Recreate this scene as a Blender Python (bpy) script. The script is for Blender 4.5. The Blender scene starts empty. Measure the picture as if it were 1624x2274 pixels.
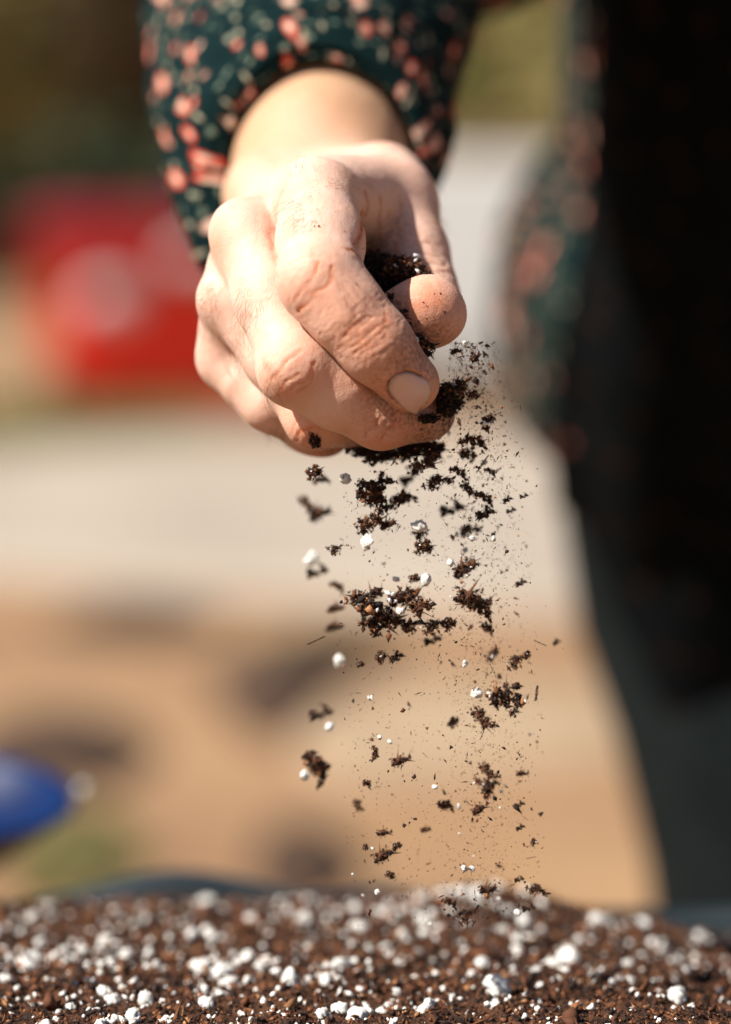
import bpy, math, random, os
import numpy as np
from mathutils import Vector, Matrix

R = math.radians
rng = np.random.default_rng(7)
random.seed(7)
scene = bpy.context.scene
COL = scene.collection

# ------------------------------------------------------------------ camera, world, sun, exposure
CAMZ, PITCH = 1.12, R(7)
FPX = 5752.0                       # focal length in units of a 1624-wide picture
CP, SP = math.cos(PITCH), math.sin(PITCH)
cam_d = bpy.data.cameras.new('camera'); cam = bpy.data.objects.new('camera', cam_d); COL.objects.link(cam)
cam.location = (0, 0, CAMZ); cam.rotation_euler = (R(90) - PITCH, 0, 0)
cam_d.sensor_fit = 'HORIZONTAL'; cam_d.sensor_width = 24; cam_d.lens = 85
cam_d.clip_start = 0.05; cam_d.clip_end = 3000
cam_d.dof.use_dof = not os.environ.get('NODOF'); cam_d.dof.focus_distance = 0.788; cam_d.dof.aperture_fstop = 3.0
scene.camera = cam

SUN = Vector((-0.62, -0.30, 0.73)).normalized()
world = bpy.data.worlds.new('World'); scene.world = world; world.use_nodes = True
wn = world.node_tree.nodes; wl = world.node_tree.links
sky = wn.new('ShaderNodeTexSky'); sky.sky_type = 'NISHITA'; sky.sun_disc = False
sky.sun_elevation = math.asin(SUN.z); sky.sun_rotation = math.atan2(SUN.x, SUN.y)
bgn = wn['Background']; bgn.inputs['Strength'].default_value = 0.05
wl.new(sky.outputs[0], bgn.inputs['Color'])
sun_d = bpy.data.lights.new('sun', 'SUN'); sun_d.energy = 5.0; sun_d.angle = R(0.5); sun_d.color = (1.0, 0.94, 0.85)
sun_o = bpy.data.objects.new('sun', sun_d); COL.objects.link(sun_o); sun_o.location = (-3, -2, 5)
sun_o.rotation_euler = SUN.to_track_quat('Z', 'Y').to_euler()
vs = scene.view_settings
vs.view_transform = 'Standard'; vs.look = 'None'; vs.exposure = 0.77; vs.gamma = 1; vs.use_curve_mapping = False
scene.cycles.use_denoising = True
scene.cycles.max_bounces = 6; scene.cycles.diffuse_bounces = 2; scene.cycles.glossy_bounces = 2
scene.cycles.transmission_bounces = 2; scene.cycles.sample_clamp_indirect = 3.0
scene.cycles.caustics_reflective = False; scene.cycles.caustics_refractive = False

# ------------------------------------------------------------------ helpers
def W(px, py, D):
    """world point seen at (px,py) of the 1624x2274 picture at depth D metres"""
    x = (px - 812) * D / FPX; v = (1137 - py) * D / FPX
    return Vector((x, D * CP + v * SP, CAMZ - D * SP + v * CP))

def ground_at(px, py, z=0.0):
    a = (1137 - py) / FPX
    D = (CAMZ - z) / (SP - a * CP)
    return W(px, py, D)

def tag(o, label=None, cat=None, group=None, kind=None):
    if label: o['label'] = label
    if cat: o['category'] = cat
    if group: o['group'] = group
    if kind: o['kind'] = kind
    return o

def empty(name, loc=(0, 0, 0), rz=0):
    o = bpy.data.objects.new(name, None); COL.objects.link(o)
    o.location = loc; o.rotation_euler = (0, 0, rz); o.empty_display_size = 0.05
    return o

def link(name, me, mat=None, parent=None, loc=None, rot=None):
    o = bpy.data.objects.new(name, me); COL.objects.link(o)
    if mat is not None and not me.materials: me.materials.append(mat)
    if parent is not None: o.parent = parent
    if loc is not None: o.location = loc
    if rot is not None: o.rotation_euler = rot
    return o

def mk_mesh(name, V, F, col=None, smooth=False, attrs=None, uv3=None):
    V = np.asarray(V, np.float32); F = np.asarray(F, np.int32); n = F.shape[1]
    me = bpy.data.meshes.new(name)
    me.vertices.add(len(V)); me.vertices.foreach_set('co', V.ravel())
    me.loops.add(F.size); me.loops.foreach_set('vertex_index', F.ravel())
    me.polygons.add(len(F))
    me.polygons.foreach_set('loop_start', np.arange(0, F.size, n, dtype=np.int32))
    try: me.polygons.foreach_set('loop_total', np.full(len(F), n, dtype=np.int32))
    except Exception: pass
    me.update(calc_edges=True); me.validate()
    if col is not None:
        a = me.color_attributes.new('tint', 'FLOAT_COLOR', 'POINT')
        c = np.ones((len(V), 4), np.float32); c[:, :3] = col; a.data.foreach_set('color', c.ravel())
    for k, v in (attrs or {}).items():
        a = me.attributes.new(k, 'FLOAT', 'POINT'); a.data.foreach_set('value', np.asarray(v, np.float32))
    if uv3 is not None:
        a = me.attributes.new('cloth', 'FLOAT_VECTOR', 'POINT'); a.data.foreach_set('vector', np.asarray(uv3, np.float32).ravel())
    if smooth: me.polygons.foreach_set('use_smooth', np.ones(len(F), bool)); me.update()
    return me

def grid_faces(nu, nv, closed_u=False):
    """vertex id = j*nu+i ; quads"""
    i = np.arange(nu if closed_u else nu - 1); j = np.arange(nv - 1)
    I, J = np.meshgrid(i, j); I = I.ravel(); J = J.ravel(); I2 = (I + 1) % nu
    return np.stack([J * nu + I, J * nu + I2, (J + 1) * nu + I2, (J + 1) * nu + I], 1)

def rotmats(n, g=rng):
    q = g.normal(size=(n, 4)); q /= np.linalg.norm(q, axis=1)[:, None]
    w, x, y, z = q.T
    return np.stack([np.stack([1-2*(y*y+z*z), 2*(x*y-w*z), 2*(x*z+w*y)], -1),
                     np.stack([2*(x*y+w*z), 1-2*(x*x+z*z), 2*(y*z-w*x)], -1),
                     np.stack([2*(x*z-w*y), 2*(y*z+w*x), 1-2*(x*x+y*y)], -1)], 1)

def vnoise(P, seed=0):
    """smooth value noise in [-1,1], period-free lattice hash"""
    P = np.asarray(P, np.float64); I = np.floor(P).astype(np.int64); f = P - I; f = f*f*(3-2*f)
    out = 0
    for dx in (0, 1):
        for dy in (0, 1):
            for dz in (0, 1):
                h = (I[..., 0]+dx)*374761393 + (I[..., 1]+dy)*668265263 + (I[..., 2]+dz)*2147483647 + seed*1274126177
                h = (h ^ (h >> 13)) * 1274126177; h = (h ^ (h >> 16)) & 0xffff
                w = (f[..., 0] if dx else 1-f[..., 0])*(f[..., 1] if dy else 1-f[..., 1])*(f[..., 2] if dz else 1-f[..., 2])
                out = out + w*(h/32767.5-1)
    return out

def fbm(P, oct=4, seed=0):
    s = 0; a = 1.0; t = 0
    for k in range(oct):
        s = s + a*vnoise(P*(2**k)+17.3*k, seed+k); t += a; a *= 0.5
    return s/t

# ------------------------------------------------------------------ materials
def new_mat(name):
    m = bpy.data.materials.new(name); m.use_nodes = True
    return m, m.node_tree.nodes, m.node_tree.links, m.node_tree.nodes['Principled BSDF']

def noise_mat(name, c1, c2, scale=5, rough=0.8, bump=0.0, bscale=None, spec=0.3, detail=5, metallic=0.0, coord='Object', lo=0.35, hi=0.65, stretch=None):
    m, n, l, b = new_mat(name)
    tc = n.new('ShaderNodeTexCoord'); nz = n.new('ShaderNodeTexNoise'); cr = n.new('ShaderNodeValToRGB')
    nz.inputs['Scale'].default_value = scale; nz.inputs['Detail'].default_value = detail
    src = tc.outputs[coord]
    if stretch:
        mp = n.new('ShaderNodeMapping'); mp.inputs['Scale'].default_value = stretch
        l.new(src, mp.inputs[0]); src = mp.outputs[0]
    l.new(src, nz.inputs['Vector']); l.new(nz.outputs['Fac'], cr.inputs[0])
    cr.color_ramp.elements[0].position = lo; cr.color_ramp.elements[1].position = hi
    cr.color_ramp.elements[0].color = (*c1, 1); cr.color_ramp.elements[1].color = (*c2, 1)
    l.new(cr.outputs[0], b.inputs['Base Color'])
    b.inputs['Roughness'].default_value = rough; b.inputs['Specular IOR Level'].default_value = spec
    b.inputs['Metallic'].default_value = metallic
    if bump:
        n2 = n.new('ShaderNodeTexNoise'); n2.inputs['Scale'].default_value = bscale or scale*4; n2.inputs['Detail'].default_value = 6
        bp = n.new('ShaderNodeBump'); bp.inputs['Strength'].default_value = 0.6; bp.inputs['Distance'].default_value = bump
        l.new(src, n2.inputs['Vector']); l.new(n2.outputs['Fac'], bp.inputs['Height']); l.new(bp.outputs[0], b.inputs['Normal'])
    return m

def tint_mat(name, rough=0.9, spec=0.25, bump=0.0002, bscale=1500):
    m, n, l, b = new_mat(name)
    a = n.new('ShaderNodeAttribute'); a.attribute_name = 'tint'
    l.new(a.outputs['Color'], b.inputs['Base Color'])
    b.inputs['Roughness'].default_value = rough; b.inputs['Specular IOR Level'].default_value = spec
    tc = n.new('ShaderNodeTexCoord'); n2 = n.new('ShaderNodeTexNoise'); n2.inputs['Scale'].default_value = bscale
    bp = n.new('ShaderNodeBump'); bp.inputs['Strength'].default_value = 0.5; bp.inputs['Distance'].default_value = bump
    l.new(tc.outputs['Object'], n2.inputs['Vector']); l.new(n2.outputs['Fac'], bp.inputs['Height']); l.new(bp.outputs[0], b.inputs['Normal'])
    return m

def skin_mat():
    m, n, l, b = new_mat('skin')
    tc = n.new('ShaderNodeTexCoord')
    def noise(scale, det=4):
        z = n.new('ShaderNodeTexNoise'); z.inputs['Scale'].default_value = scale; z.inputs['Detail'].default_value = det
        l.new(tc.outputs['Object'], z.inputs['Vector']); return z
    def attr(k):
        a = n.new('ShaderNodeAttribute'); a.attribute_name = k; return a
    def mix(fac, a, bcol, typ='MIX'):
        x = n.new('ShaderNodeMix'); x.data_type = 'RGBA'; x.blend_type = typ
        if isinstance(fac, float): x.inputs[0].default_value = fac
        else: l.new(fac, x.inputs[0])
        for sock, v in ((x.inputs[6], a), (x.inputs[7], bcol)):
            if isinstance(v, tuple): sock.default_value = (*v, 1)
            else: l.new(v, sock)
        return x.outputs[2]
    def mrange(src, a0, a1, b0, b1):
        r = n.new('ShaderNodeMapRange'); r.inputs[1].default_value = a0; r.inputs[2].default_value = a1
        r.inputs[3].default_value = b0; r.inputs[4].default_value = b1; l.new(src, r.inputs[0]); return r.outputs[0]
    mott = noise(90, 5); fine = noise(420, 3)
    base = mix(mrange(mott.outputs['Fac'], .35, .65, 0, 1), (0.74, 0.485, 0.385), (0.70, 0.43, 0.325))
    base = mix(mrange(fine.outputs['Fac'], .5, .75, 0, .25), base, (0.66, 0.38, 0.28))
    base = mix(attr('tan').outputs['Fac'], base, (0.50, 0.29, 0.16))
    base = mix(attr('red').outputs['Fac'], base, (0.60, 0.20, 0.085))
    # dirt worked into the skin, broken up by noise
    dn = noise(900, 6)
    dm = n.new('ShaderNodeMath'); dm.operation = 'MULTIPLY'
    l.new(attr('dirt').outputs['Fac'], dm.inputs[0]); l.new(mrange(dn.outputs['Fac'], .35, .62, .15, 1.3), dm.inputs[1])
    dm.use_clamp = True
    base = mix(dm.outputs[0], base, (0.05, 0.022, 0.013))
    l.new(base, b.inputs['Base Color'])
    b.inputs['Roughness'].default_value = 0.52; b.inputs['Specular IOR Level'].default_value = 0.38
    b.inputs['Subsurface Weight'].default_value = 0.55
    b.inputs['Subsurface Radius'].default_value = (1.0, 0.32, 0.16)
    b.inputs['Subsurface Scale'].default_value = 0.0030
    # fine skin relief: small polygonal cells and pores
    vo = n.new('ShaderNodeTexVoronoi'); vo.inputs['Scale'].default_value = 1000; vo.feature = 'DISTANCE_TO_EDGE'
    l.new(tc.outputs['Object'], vo.inputs['Vector'])
    mpw = n.new('ShaderNodeMapping'); mpw.inputs['Scale'].default_value = (1.0, .3, .45); mpw.inputs['Rotation'].default_value = (0, R(35), 0); l.new(tc.outputs['Object'], mpw.inputs[0])
    wv = n.new('ShaderNodeTexNoise'); wv.inputs['Scale'].default_value = 520; wv.inputs['Detail'].default_value = 6; l.new(mpw.outputs[0], wv.inputs['Vector'])
    ad = n.new('ShaderNodeMath'); ad.operation = 'ADD'; l.new(mrange(vo.outputs['Distance'], 0, .14, 0, .30), ad.inputs[0]); l.new(wv.outputs['Fac'], ad.inputs[1])
    bp = n.new('ShaderNodeBump'); bp.inputs['Strength'].default_value = 0.55; bp.inputs['Distance'].default_value = 0.00028
    l.new(ad.outputs[0], bp.inputs['Height']); l.new(bp.outputs[0], b.inputs['Normal'])
    return m

def floral_mat(name='floral_cloth', dense=1.0, base=(0.0025, 0.0135, 0.0145)):
    """dark teal cloth printed with small pink and red flowers and pale leaves"""
    m, n, l, b = new_mat(name)
    at = n.new('ShaderNodeAttribute'); at.attribute_name = 'cloth'
    def mrange(src, a0, a1, b0=1, b1=0):
        r = n.new('ShaderNodeMapRange'); r.inputs[1].default_value = a0; r.inputs[2].default_value = a1
        r.inputs[3].default_value = b0; r.inputs[4].default_value = b1; l.new(src, r.inputs[0]); return r.outputs[0]
    def vor(scale, off, rot, sx, sy, rnd=0.9):
        mp = n.new('ShaderNodeMapping'); mp.inputs['Location'].default_value = off; mp.inputs['Rotation'].default_value = (0, 0, rot)
        mp.inputs['Scale'].default_value = (sx, sy, 1); l.new(at.outputs['Vector'], mp.inputs[0])
        wob = n.new('ShaderNodeTexNoise'); wob.inputs['Scale'].default_value = 0.16; l.new(mp.outputs[0], wob.inputs['Vector'])
        ad = n.new('ShaderNodeVectorMath'); ad.operation = 'MULTIPLY_ADD'; ad.inputs[1].default_value = (2.2, 2.2, 0)
        l.new(wob.outputs['Color'], ad.inputs[0]); l.new(mp.outputs[0], ad.inputs[2])
        v = n.new('ShaderNodeTexVoronoi'); v.voronoi_dimensions = '2D'; v.inputs['Scale'].default_value = scale*1.45; v.inputs['Randomness'].default_value = rnd
        l.new(ad.outputs[0], v.inputs['Vector']); return v
    def mix(fac, a, bcol):
        x = n.new('ShaderNodeMix'); x.data_type = 'RGBA'; l.new(fac, x.inputs[0])
        for sock, v in ((x.inputs[6], a), (x.inputs[7], bcol)):
            if isinstance(v, tuple): sock.default_value = (*v, 1)
            else: l.new(v, sock)
        return x.outputs[2]
    def mul(a, b2):
        x = n.new('ShaderNodeMath'); x.operation = 'MULTIPLY'; l.new(a, x.inputs[0])
        if isinstance(b2, float): x.inputs[1].default_value = b2
        else: l.new(b2, x.inputs[1])
        return x.outputs[0]
    cur = base
    # leaves: pale grey-green strokes
    for sc, off, rot, sx, sy, w, colr, keep in ((0.085, (3, 9, 0), 0.5, 1.9, 0.75, .30, (0.33, 0.30, 0.21), .76),
                                                (0.10, (11, 5, 0), -0.6, 0.8, 1.9, .27, (0.15, 0.19, 0.14), .74)):
        v = vor(sc, off, rot, sx, sy)
        sp = n.new('ShaderNodeSeparateColor'); l.new(v.outputs['Color'], sp.inputs[0])
        k = mul(mrange(v.outputs['Distance'], w*.6, w*.95), mrange(sp.outputs[0], keep-.02, keep+.02, 0, dense))
        cur = mix(k, cur, colr)
    # flowers: red to peach with a pale heart
    for sc, off, rot, sx, sy, w, keep in ((0.058, (0, 0, 0), 0.35, 1.45, 0.62, .36, .80), (0.075, (7.3, 2.1, 0), -0.2, 1.0, 1.1, .25, .89)):
        v = vor(sc, off, rot, sx, sy)
        sp = n.new('ShaderNodeSeparateColor'); l.new(v.outputs['Color'], sp.inputs[0])
        hue = n.new('ShaderNodeValToRGB'); l.new(sp.outputs[1], hue.inputs[0])
        e = hue.color_ramp.elements; e[0].color = (0.50, 0.030, 0.016, 1); e[1].color = (0.60, 0.42, 0.32, 1)
        e2 = e.new(.55); e2.color = (0.58, 0.085, 0.05, 1)
        gate = mrange(sp.outputs[0], keep-.02, keep+.02, 0, dense)
        cur = mix(mul(mrange(v.outputs['Distance'], w*.8, w), gate), cur, hue.outputs[0])
        cur = mix(mul(mrange(v.outputs['Distance'], w*.30, w*.55), gate), cur, (0.66, 0.50, 0.38))
    l.new(cur, b.inputs['Base Color'])
    b.inputs['Roughness'].default_value = 0.9; b.inputs['Specular IOR Level'].default_value = 0.08
    wz = n.new('ShaderNodeTexNoise'); wz.inputs['Scale'].default_value = 3.0; l.new(at.outputs['Vector'], wz.inputs['Vector'])
    bp = n.new('ShaderNodeBump'); bp.inputs['Strength'].default_value = .4; bp.inputs['Distance'].default_value = .0004
    l.new(wz.outputs['Fac'], bp.inputs['Height']); l.new(bp.outputs[0], b.inputs['Normal'])
    return m

M = {}
M['skin'] = skin_mat()
M['floral'] = floral_mat()
M['shaded_front'] = noise_mat('shaded_shirt_cloth', (0.0022, 0.0035, 0.004), (0.0040, 0.0055, 0.006), 30, 0.95, spec=0.05)  # near-black with dim dots: shade on the shirt front put into the colour
_m = M['shaded_front']; _n = _m.node_tree.nodes; _l = _m.node_tree.links; _b = _n['Principled BSDF']
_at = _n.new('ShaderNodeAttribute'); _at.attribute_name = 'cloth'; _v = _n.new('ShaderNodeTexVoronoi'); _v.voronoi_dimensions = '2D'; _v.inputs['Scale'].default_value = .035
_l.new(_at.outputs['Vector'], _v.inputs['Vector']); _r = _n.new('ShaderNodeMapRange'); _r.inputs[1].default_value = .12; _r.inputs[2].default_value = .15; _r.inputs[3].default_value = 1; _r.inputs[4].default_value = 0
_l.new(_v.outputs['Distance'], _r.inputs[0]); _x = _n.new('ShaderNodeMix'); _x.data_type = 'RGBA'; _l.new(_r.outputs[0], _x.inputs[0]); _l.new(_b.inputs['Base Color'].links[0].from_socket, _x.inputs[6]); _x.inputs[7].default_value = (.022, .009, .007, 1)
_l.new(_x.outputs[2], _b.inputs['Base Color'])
M['soil'] = tint_mat('potting_soil', 0.85, 0.35)
M['soil_bed'] = noise_mat('soil_bed', (0.010, 0.005, 0.003), (0.11, 0.042, 0.018), 260, 0.95, 0.0015, 700)
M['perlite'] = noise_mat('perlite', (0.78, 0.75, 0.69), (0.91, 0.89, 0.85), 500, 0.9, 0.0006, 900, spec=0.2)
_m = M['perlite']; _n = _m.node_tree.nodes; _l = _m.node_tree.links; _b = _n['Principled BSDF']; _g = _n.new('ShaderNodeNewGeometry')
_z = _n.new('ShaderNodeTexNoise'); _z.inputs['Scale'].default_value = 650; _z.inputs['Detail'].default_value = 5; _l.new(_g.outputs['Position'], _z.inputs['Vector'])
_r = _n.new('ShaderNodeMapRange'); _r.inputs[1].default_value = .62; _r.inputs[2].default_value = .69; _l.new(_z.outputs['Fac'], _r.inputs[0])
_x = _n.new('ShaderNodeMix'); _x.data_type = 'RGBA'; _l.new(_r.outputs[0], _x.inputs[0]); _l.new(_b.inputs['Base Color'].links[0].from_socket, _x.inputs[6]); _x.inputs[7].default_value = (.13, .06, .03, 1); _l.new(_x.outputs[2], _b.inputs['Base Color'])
M['nail'] = noise_mat('nail', (0.62, 0.40, 0.33), (0.72, 0.50, 0.42), 160, 0.38, 0.0, spec=0.45)
M['hair'] = noise_mat('hair', (0.10, 0.045, 0.02), (0.22, 0.10, 0.05), 50, 0.5)
M['trouser'] = noise_mat('trouser_cloth', (0.0055, 0.008, 0.0085), (0.009, 0.0125, 0.013), 30, 0.95, spec=0.1)
M['black_plastic'] = noise_mat('black_plastic', (0.014, 0.022, 0.026), (0.026, 0.036, 0.040), 12, 0.30, spec=0.6)
M['wood'] = noise_mat('weathered_wood', (0.16, 0.11, 0.07), (0.30, 0.22, 0.15), 10, 0.8, 0.001, 60, stretch=(1, 12, 1))
M['blue'] = noise_mat('blue_plastic', (0.001, 0.010, 0.055), (0.0015, 0.018, 0.09), 20, 0.45, spec=0.2)
M['glint_disc'] = noise_mat('glint_white', (0.6, 0.6, 0.58), (0.7, 0.7, 0.68), 3, 0.6)
M['red'] = noise_mat('red_plastic', (0.80, 0.020, 0.012), (0.90, 0.035, 0.02), 8, 0.35, spec=0.5)
M['dark_red'] = noise_mat('dark_red_plastic', (0.16, 0.010, 0.02), (0.22, 0.018, 0.03), 8, 0.5, spec=0.3)
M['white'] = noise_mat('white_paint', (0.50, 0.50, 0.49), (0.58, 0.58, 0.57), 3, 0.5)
M['tyre'] = noise_mat('tyre_rubber', (0.012, 0.012, 0.012), (0.03, 0.03, 0.03), 20, 0.8)
M['metal'] = noise_mat('grey_metal', (0.25, 0.25, 0.26), (0.35, 0.35, 0.36), 20, 0.4, metallic=0.8)
M['bark'] = noise_mat('bark', (0.05, 0.032, 0.02), (0.13, 0.09, 0.06), 12, 0.95, 0.01, 30)
M['concrete'] = noise_mat('pale_concrete', (0.30, 0.25, 0.20), (0.40, 0.34, 0.275), 1.3, 0.9, 0.003, 40)
M['shadow_board'] = noise_mat('shadow_board_brown', (0.025, 0.014, 0.009), (0.085, 0.046, 0.026), 14, 0.95, 0.01, 60)  # brown of the painted ground shadows and the crate's base board

# ================================================================== THE HAND (millimetres, camera-parallel axes, z towards the camera)
VOX = float(os.environ.get('HAND_VOX', '0.55'))

def P3(px, py, z):
    D = 800.0 - z
    return np.array(((px-812)*D/FPX, (1137-py)*D/FPX, z))

HM = Matrix(((1, 0, 0, 0), (0, SP, -CP, 0.8*CP), (0, CP, SP, CAMZ-0.8*SP), (0, 0, 0, 1))) @ Matrix.Scale(0.001, 4)

def cap(p, a, b, ra, rb):
    ab = (b-a).astype(np.float32); t = np.clip(((p-a.astype(np.float32))@ab)/float(ab@ab), 0, 1)
    q = p - a.astype(np.float32) - t[:, None]*ab
    return np.sqrt((q*q).sum(1)) - (ra+(rb-ra)*t)

def ell(p, c, r, Rm=None):
    q = p - c.astype(np.float32)
    if Rm is not None: q = q @ np.asarray(Rm, np.float32)
    r = np.asarray(r, np.float32)
    k0 = np.sqrt(((q/r)**2).sum(1)); k1 = np.sqrt(((q/(r*r))**2).sum(1))+1e-6
    return k0*(k0-1)/k1

def smin(a, b, k):
    h = np.clip(0.5+0.5*(b-a)/k, 0, 1)
    return b*(1-h)+a*h - k*h*(1-h)

def chain(p, pts, k=3.0):
    d = None
    for (a, ra), (b, rb) in zip(pts[:-1], pts[1:]):
        c = cap(p, a, b, ra, rb)
        d = c if d is None else smin(d, c, k)
    return d

# joints: (picture x, picture y, z mm)
J = dict(
 iM=P3(695, 436, -6), iP=P3(713, 626, 24), iD=P3(834, 764, 24), iT=P3(910, 850, 18),
 mM=P3(546, 520, -10), mP=P3(661, 820, 14), mD=P3(846, 922, 4), mT=P3(948, 917, -6),
 rM=P3(514, 664, -17), rP=P3(700, 930, -5), rD=P3(830, 935, -24), rT=P3(915, 905, -32),
 pM=P3(507, 797, -33), pP=P3(600, 893, -25), pD=P3(690, 944, -28), pT=P3(722, 956, -28),
 tC=P3(800, 425, -84), tM=P3(872, 455, -50), tI=P3(948, 660, -27), tT=P3(950, 692, 2),
 wI=P3(745, 466, -84), wM=P3(700, 480, -86), wR=P3(680, 530, -86), wP=P3(670, 580, -84),
 w0=P3(712, 502, -92), f1=P3(709, 312, -150), f2=P3(712, 140, -225), f3=P3(820, -150, -330),
)

def sdf(p):
    p = p.astype(np.float32)
    j = J
    # fingers
    fi = chain(p, [(P3(706, 446, -6), 12.6), (P3(712, 535, 12), 12.6), (j['iP'], 12.0), (P3(770, 692, 25), 11.2), (j['iD'], 10.6), (j['iT'], 9.0)], 5)
    fi = smin(fi, ell(p, P3(690, 606, 27), (9, 9, 8)), 4)                      # PIP knuckle
    fi = smin(fi, ell(p, P3(818, 742, 26), (8.5, 8.5, 8.0)), 3)                # DIP knuckle
    fm = chain(p, [(j['mM'], 10.5), (P3(600, 660, 3), 10.6), (j['mP'], 11.0), (P3(750, 872, 9), 10.6), (j['mD'], 9.8), (j['mT'], 8.9)], 5)
    fm = smin(fm, ell(p, P3(638, 822, 17), (8, 8.5, 8)), 4)
    fr = chain(p, [(j['rM'], 9.6), (P3(607, 797, -10), 8.8), (j['rP'], 9.0), (j['rD'], 8.6), (j['rT'], 8.2)], 4)
    fp = chain(p, [(j['pM'], 8.6), (P3(553, 842, -28), 9.0), (j['pP'], 9.0), (j['pD'], 8.6), (j['pT'], 8.7)], 4)
    fp = smin(fp, cap(p, P3(540, 805, -30), P3(630, 900, -26), 8.0, 8.0), 4)
    ft = chain(p, [(j['tM'], 13.0), (P3(912, 560, -38), 11.6), (j['tI'], 11.0)], 5)
    ft = smin(ft, smin(cap(p, P3(950, 684, -24), P3(953, 688, 1), 9.6, 10.8), ell(p, P3(930, 700, 2), (14, 10.2, 9.5)), 4), 2.0)
    # metacarpus and palm
    pm = chain(p, [(j['wI'], 14), (P3(720, 440, -40), 12.5), (j['iM'], 11.4)], 6)
    pm = smin(pm, cap(p, P3(735, 447, -12), P3(790, 452, -30), 10.0, 10.5), 5)
    pm = smin(pm, chain(p, [(j['wM'], 14), (P3(600, 505, -45), 11.5), (j['mM'], 10.6)], 6), 8)
    pm = smin(pm, chain(p, [(j['wR'], 14), (P3(575, 600, -50), 11.0), (j['rM'], 10.2)], 6), 8)
    pm = smin(pm, chain(p, [(j['wP'], 14), (P3(575, 700, -58), 11.0), (j['pM'], 9.0)], 6), 8)
    th = chain(p, [(j['tC'], 15), (P3(845, 425, -66), 14), (j['tM'], 13.2)], 8)
    th = smin(th, ell(p, P3(835, 560, -68), (17, 22, 20)), 10)                  # ball of the thumb
    pm = smin(pm, th, 10)
    # web between thumb and index
    pm = smin(pm, cap(p, P3(745, 432, -22), P3(862, 436, -50), 10.0, 12.0), 8)
    pm = smin(pm, chain(p, [(P3(788, 460, -38), 8.5), (P3(838, 490, -52), 9.5), (P3(850, 560, -64), 11)], 8), 10)
    pm = smin(pm, cap(p, P3(530, 590, -20), P3(534, 640, -24), 8.8, 8.8), 5)
    pm = smin(pm, chain(p, [(P3(528, 690, -24), 10.0), (P3(520, 740, -29), 9.4), (P3(518, 790, -33), 9.4)], 6), 6)
    pm = smin(pm, ell(p, P3(700, 620, -62), (16, 30, 18)), 8)                   # hollow of the palm
    # forearm
    X10 = np.array((9.5, 0, 0))
    fa = chain(p, [(j['w0']-X10, 19.5), (j['f1']-X10, 23), (j['f2']-X10, 28), (j['f3'], 38)], 8)
    fb = chain(p, [(j['w0']+X10, 19.5), (j['f1']+X10, 23), (j['f2']+X10, 28), (j['f3'], 38)], 8)
    fa = smin(fa, fb, 8)
    fa = smin(fa, chain(p, [(np.array((-15., 112., -114.)), 21), (np.array((-15.5, 128.5, -128.)), 26), (np.array((-16., 143., -152.)), 28), (j['f2']+np.array((0, 7., 0)), 29)], 8), 8)
    fa = smin(fa, ell(p, P3(560, 430, -104), (9, 12, 10)), 8)                   # ulna head
    pm = smin(pm, fa, 9)
    # join
    d = smin(pm, fi, 5)
    d2 = smin(pm, fm, 5); d = smin(d, d2, .6)
    d2 = smin(pm, fr, 4); d = smin(d, d2, .6)
    d2 = smin(pm, fp, 4); d = smin(d, d2, .6)
    d2 = smin(pm, ft, 7); d = smin(d, d2, 1.2)
    return d

def grad(p, e=0.25):
    k = np.array([[1, -1, -1], [-1, -1, 1], [-1, 1, -1], [1, 1, 1]], np.float32)
    g = sum(kk*sdf(p+kk*e)[:, None] for kk in k)
    return g/(np.linalg.norm(g, axis=1)[:, None]+1e-9)

def trace(pxy):
    """surface points of the hand seen at picture points, by sphere tracing from the camera"""
    pxy = np.asarray(pxy, float)
    o = np.array((0, 0, 800.0)); d = np.stack([(pxy[:, 0]-812)/FPX, (1137-pxy[:, 1])/FPX, -np.ones(len(pxy))], 1)
    d /= np.linalg.norm(d, axis=1)[:, None]
    t = np.full(len(pxy), 735.0)
    for _ in range(70): t += 0.9*np.clip(sdf((o+d*t[:, None])), -5, 40)
    return o+d*t[:, None]

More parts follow.
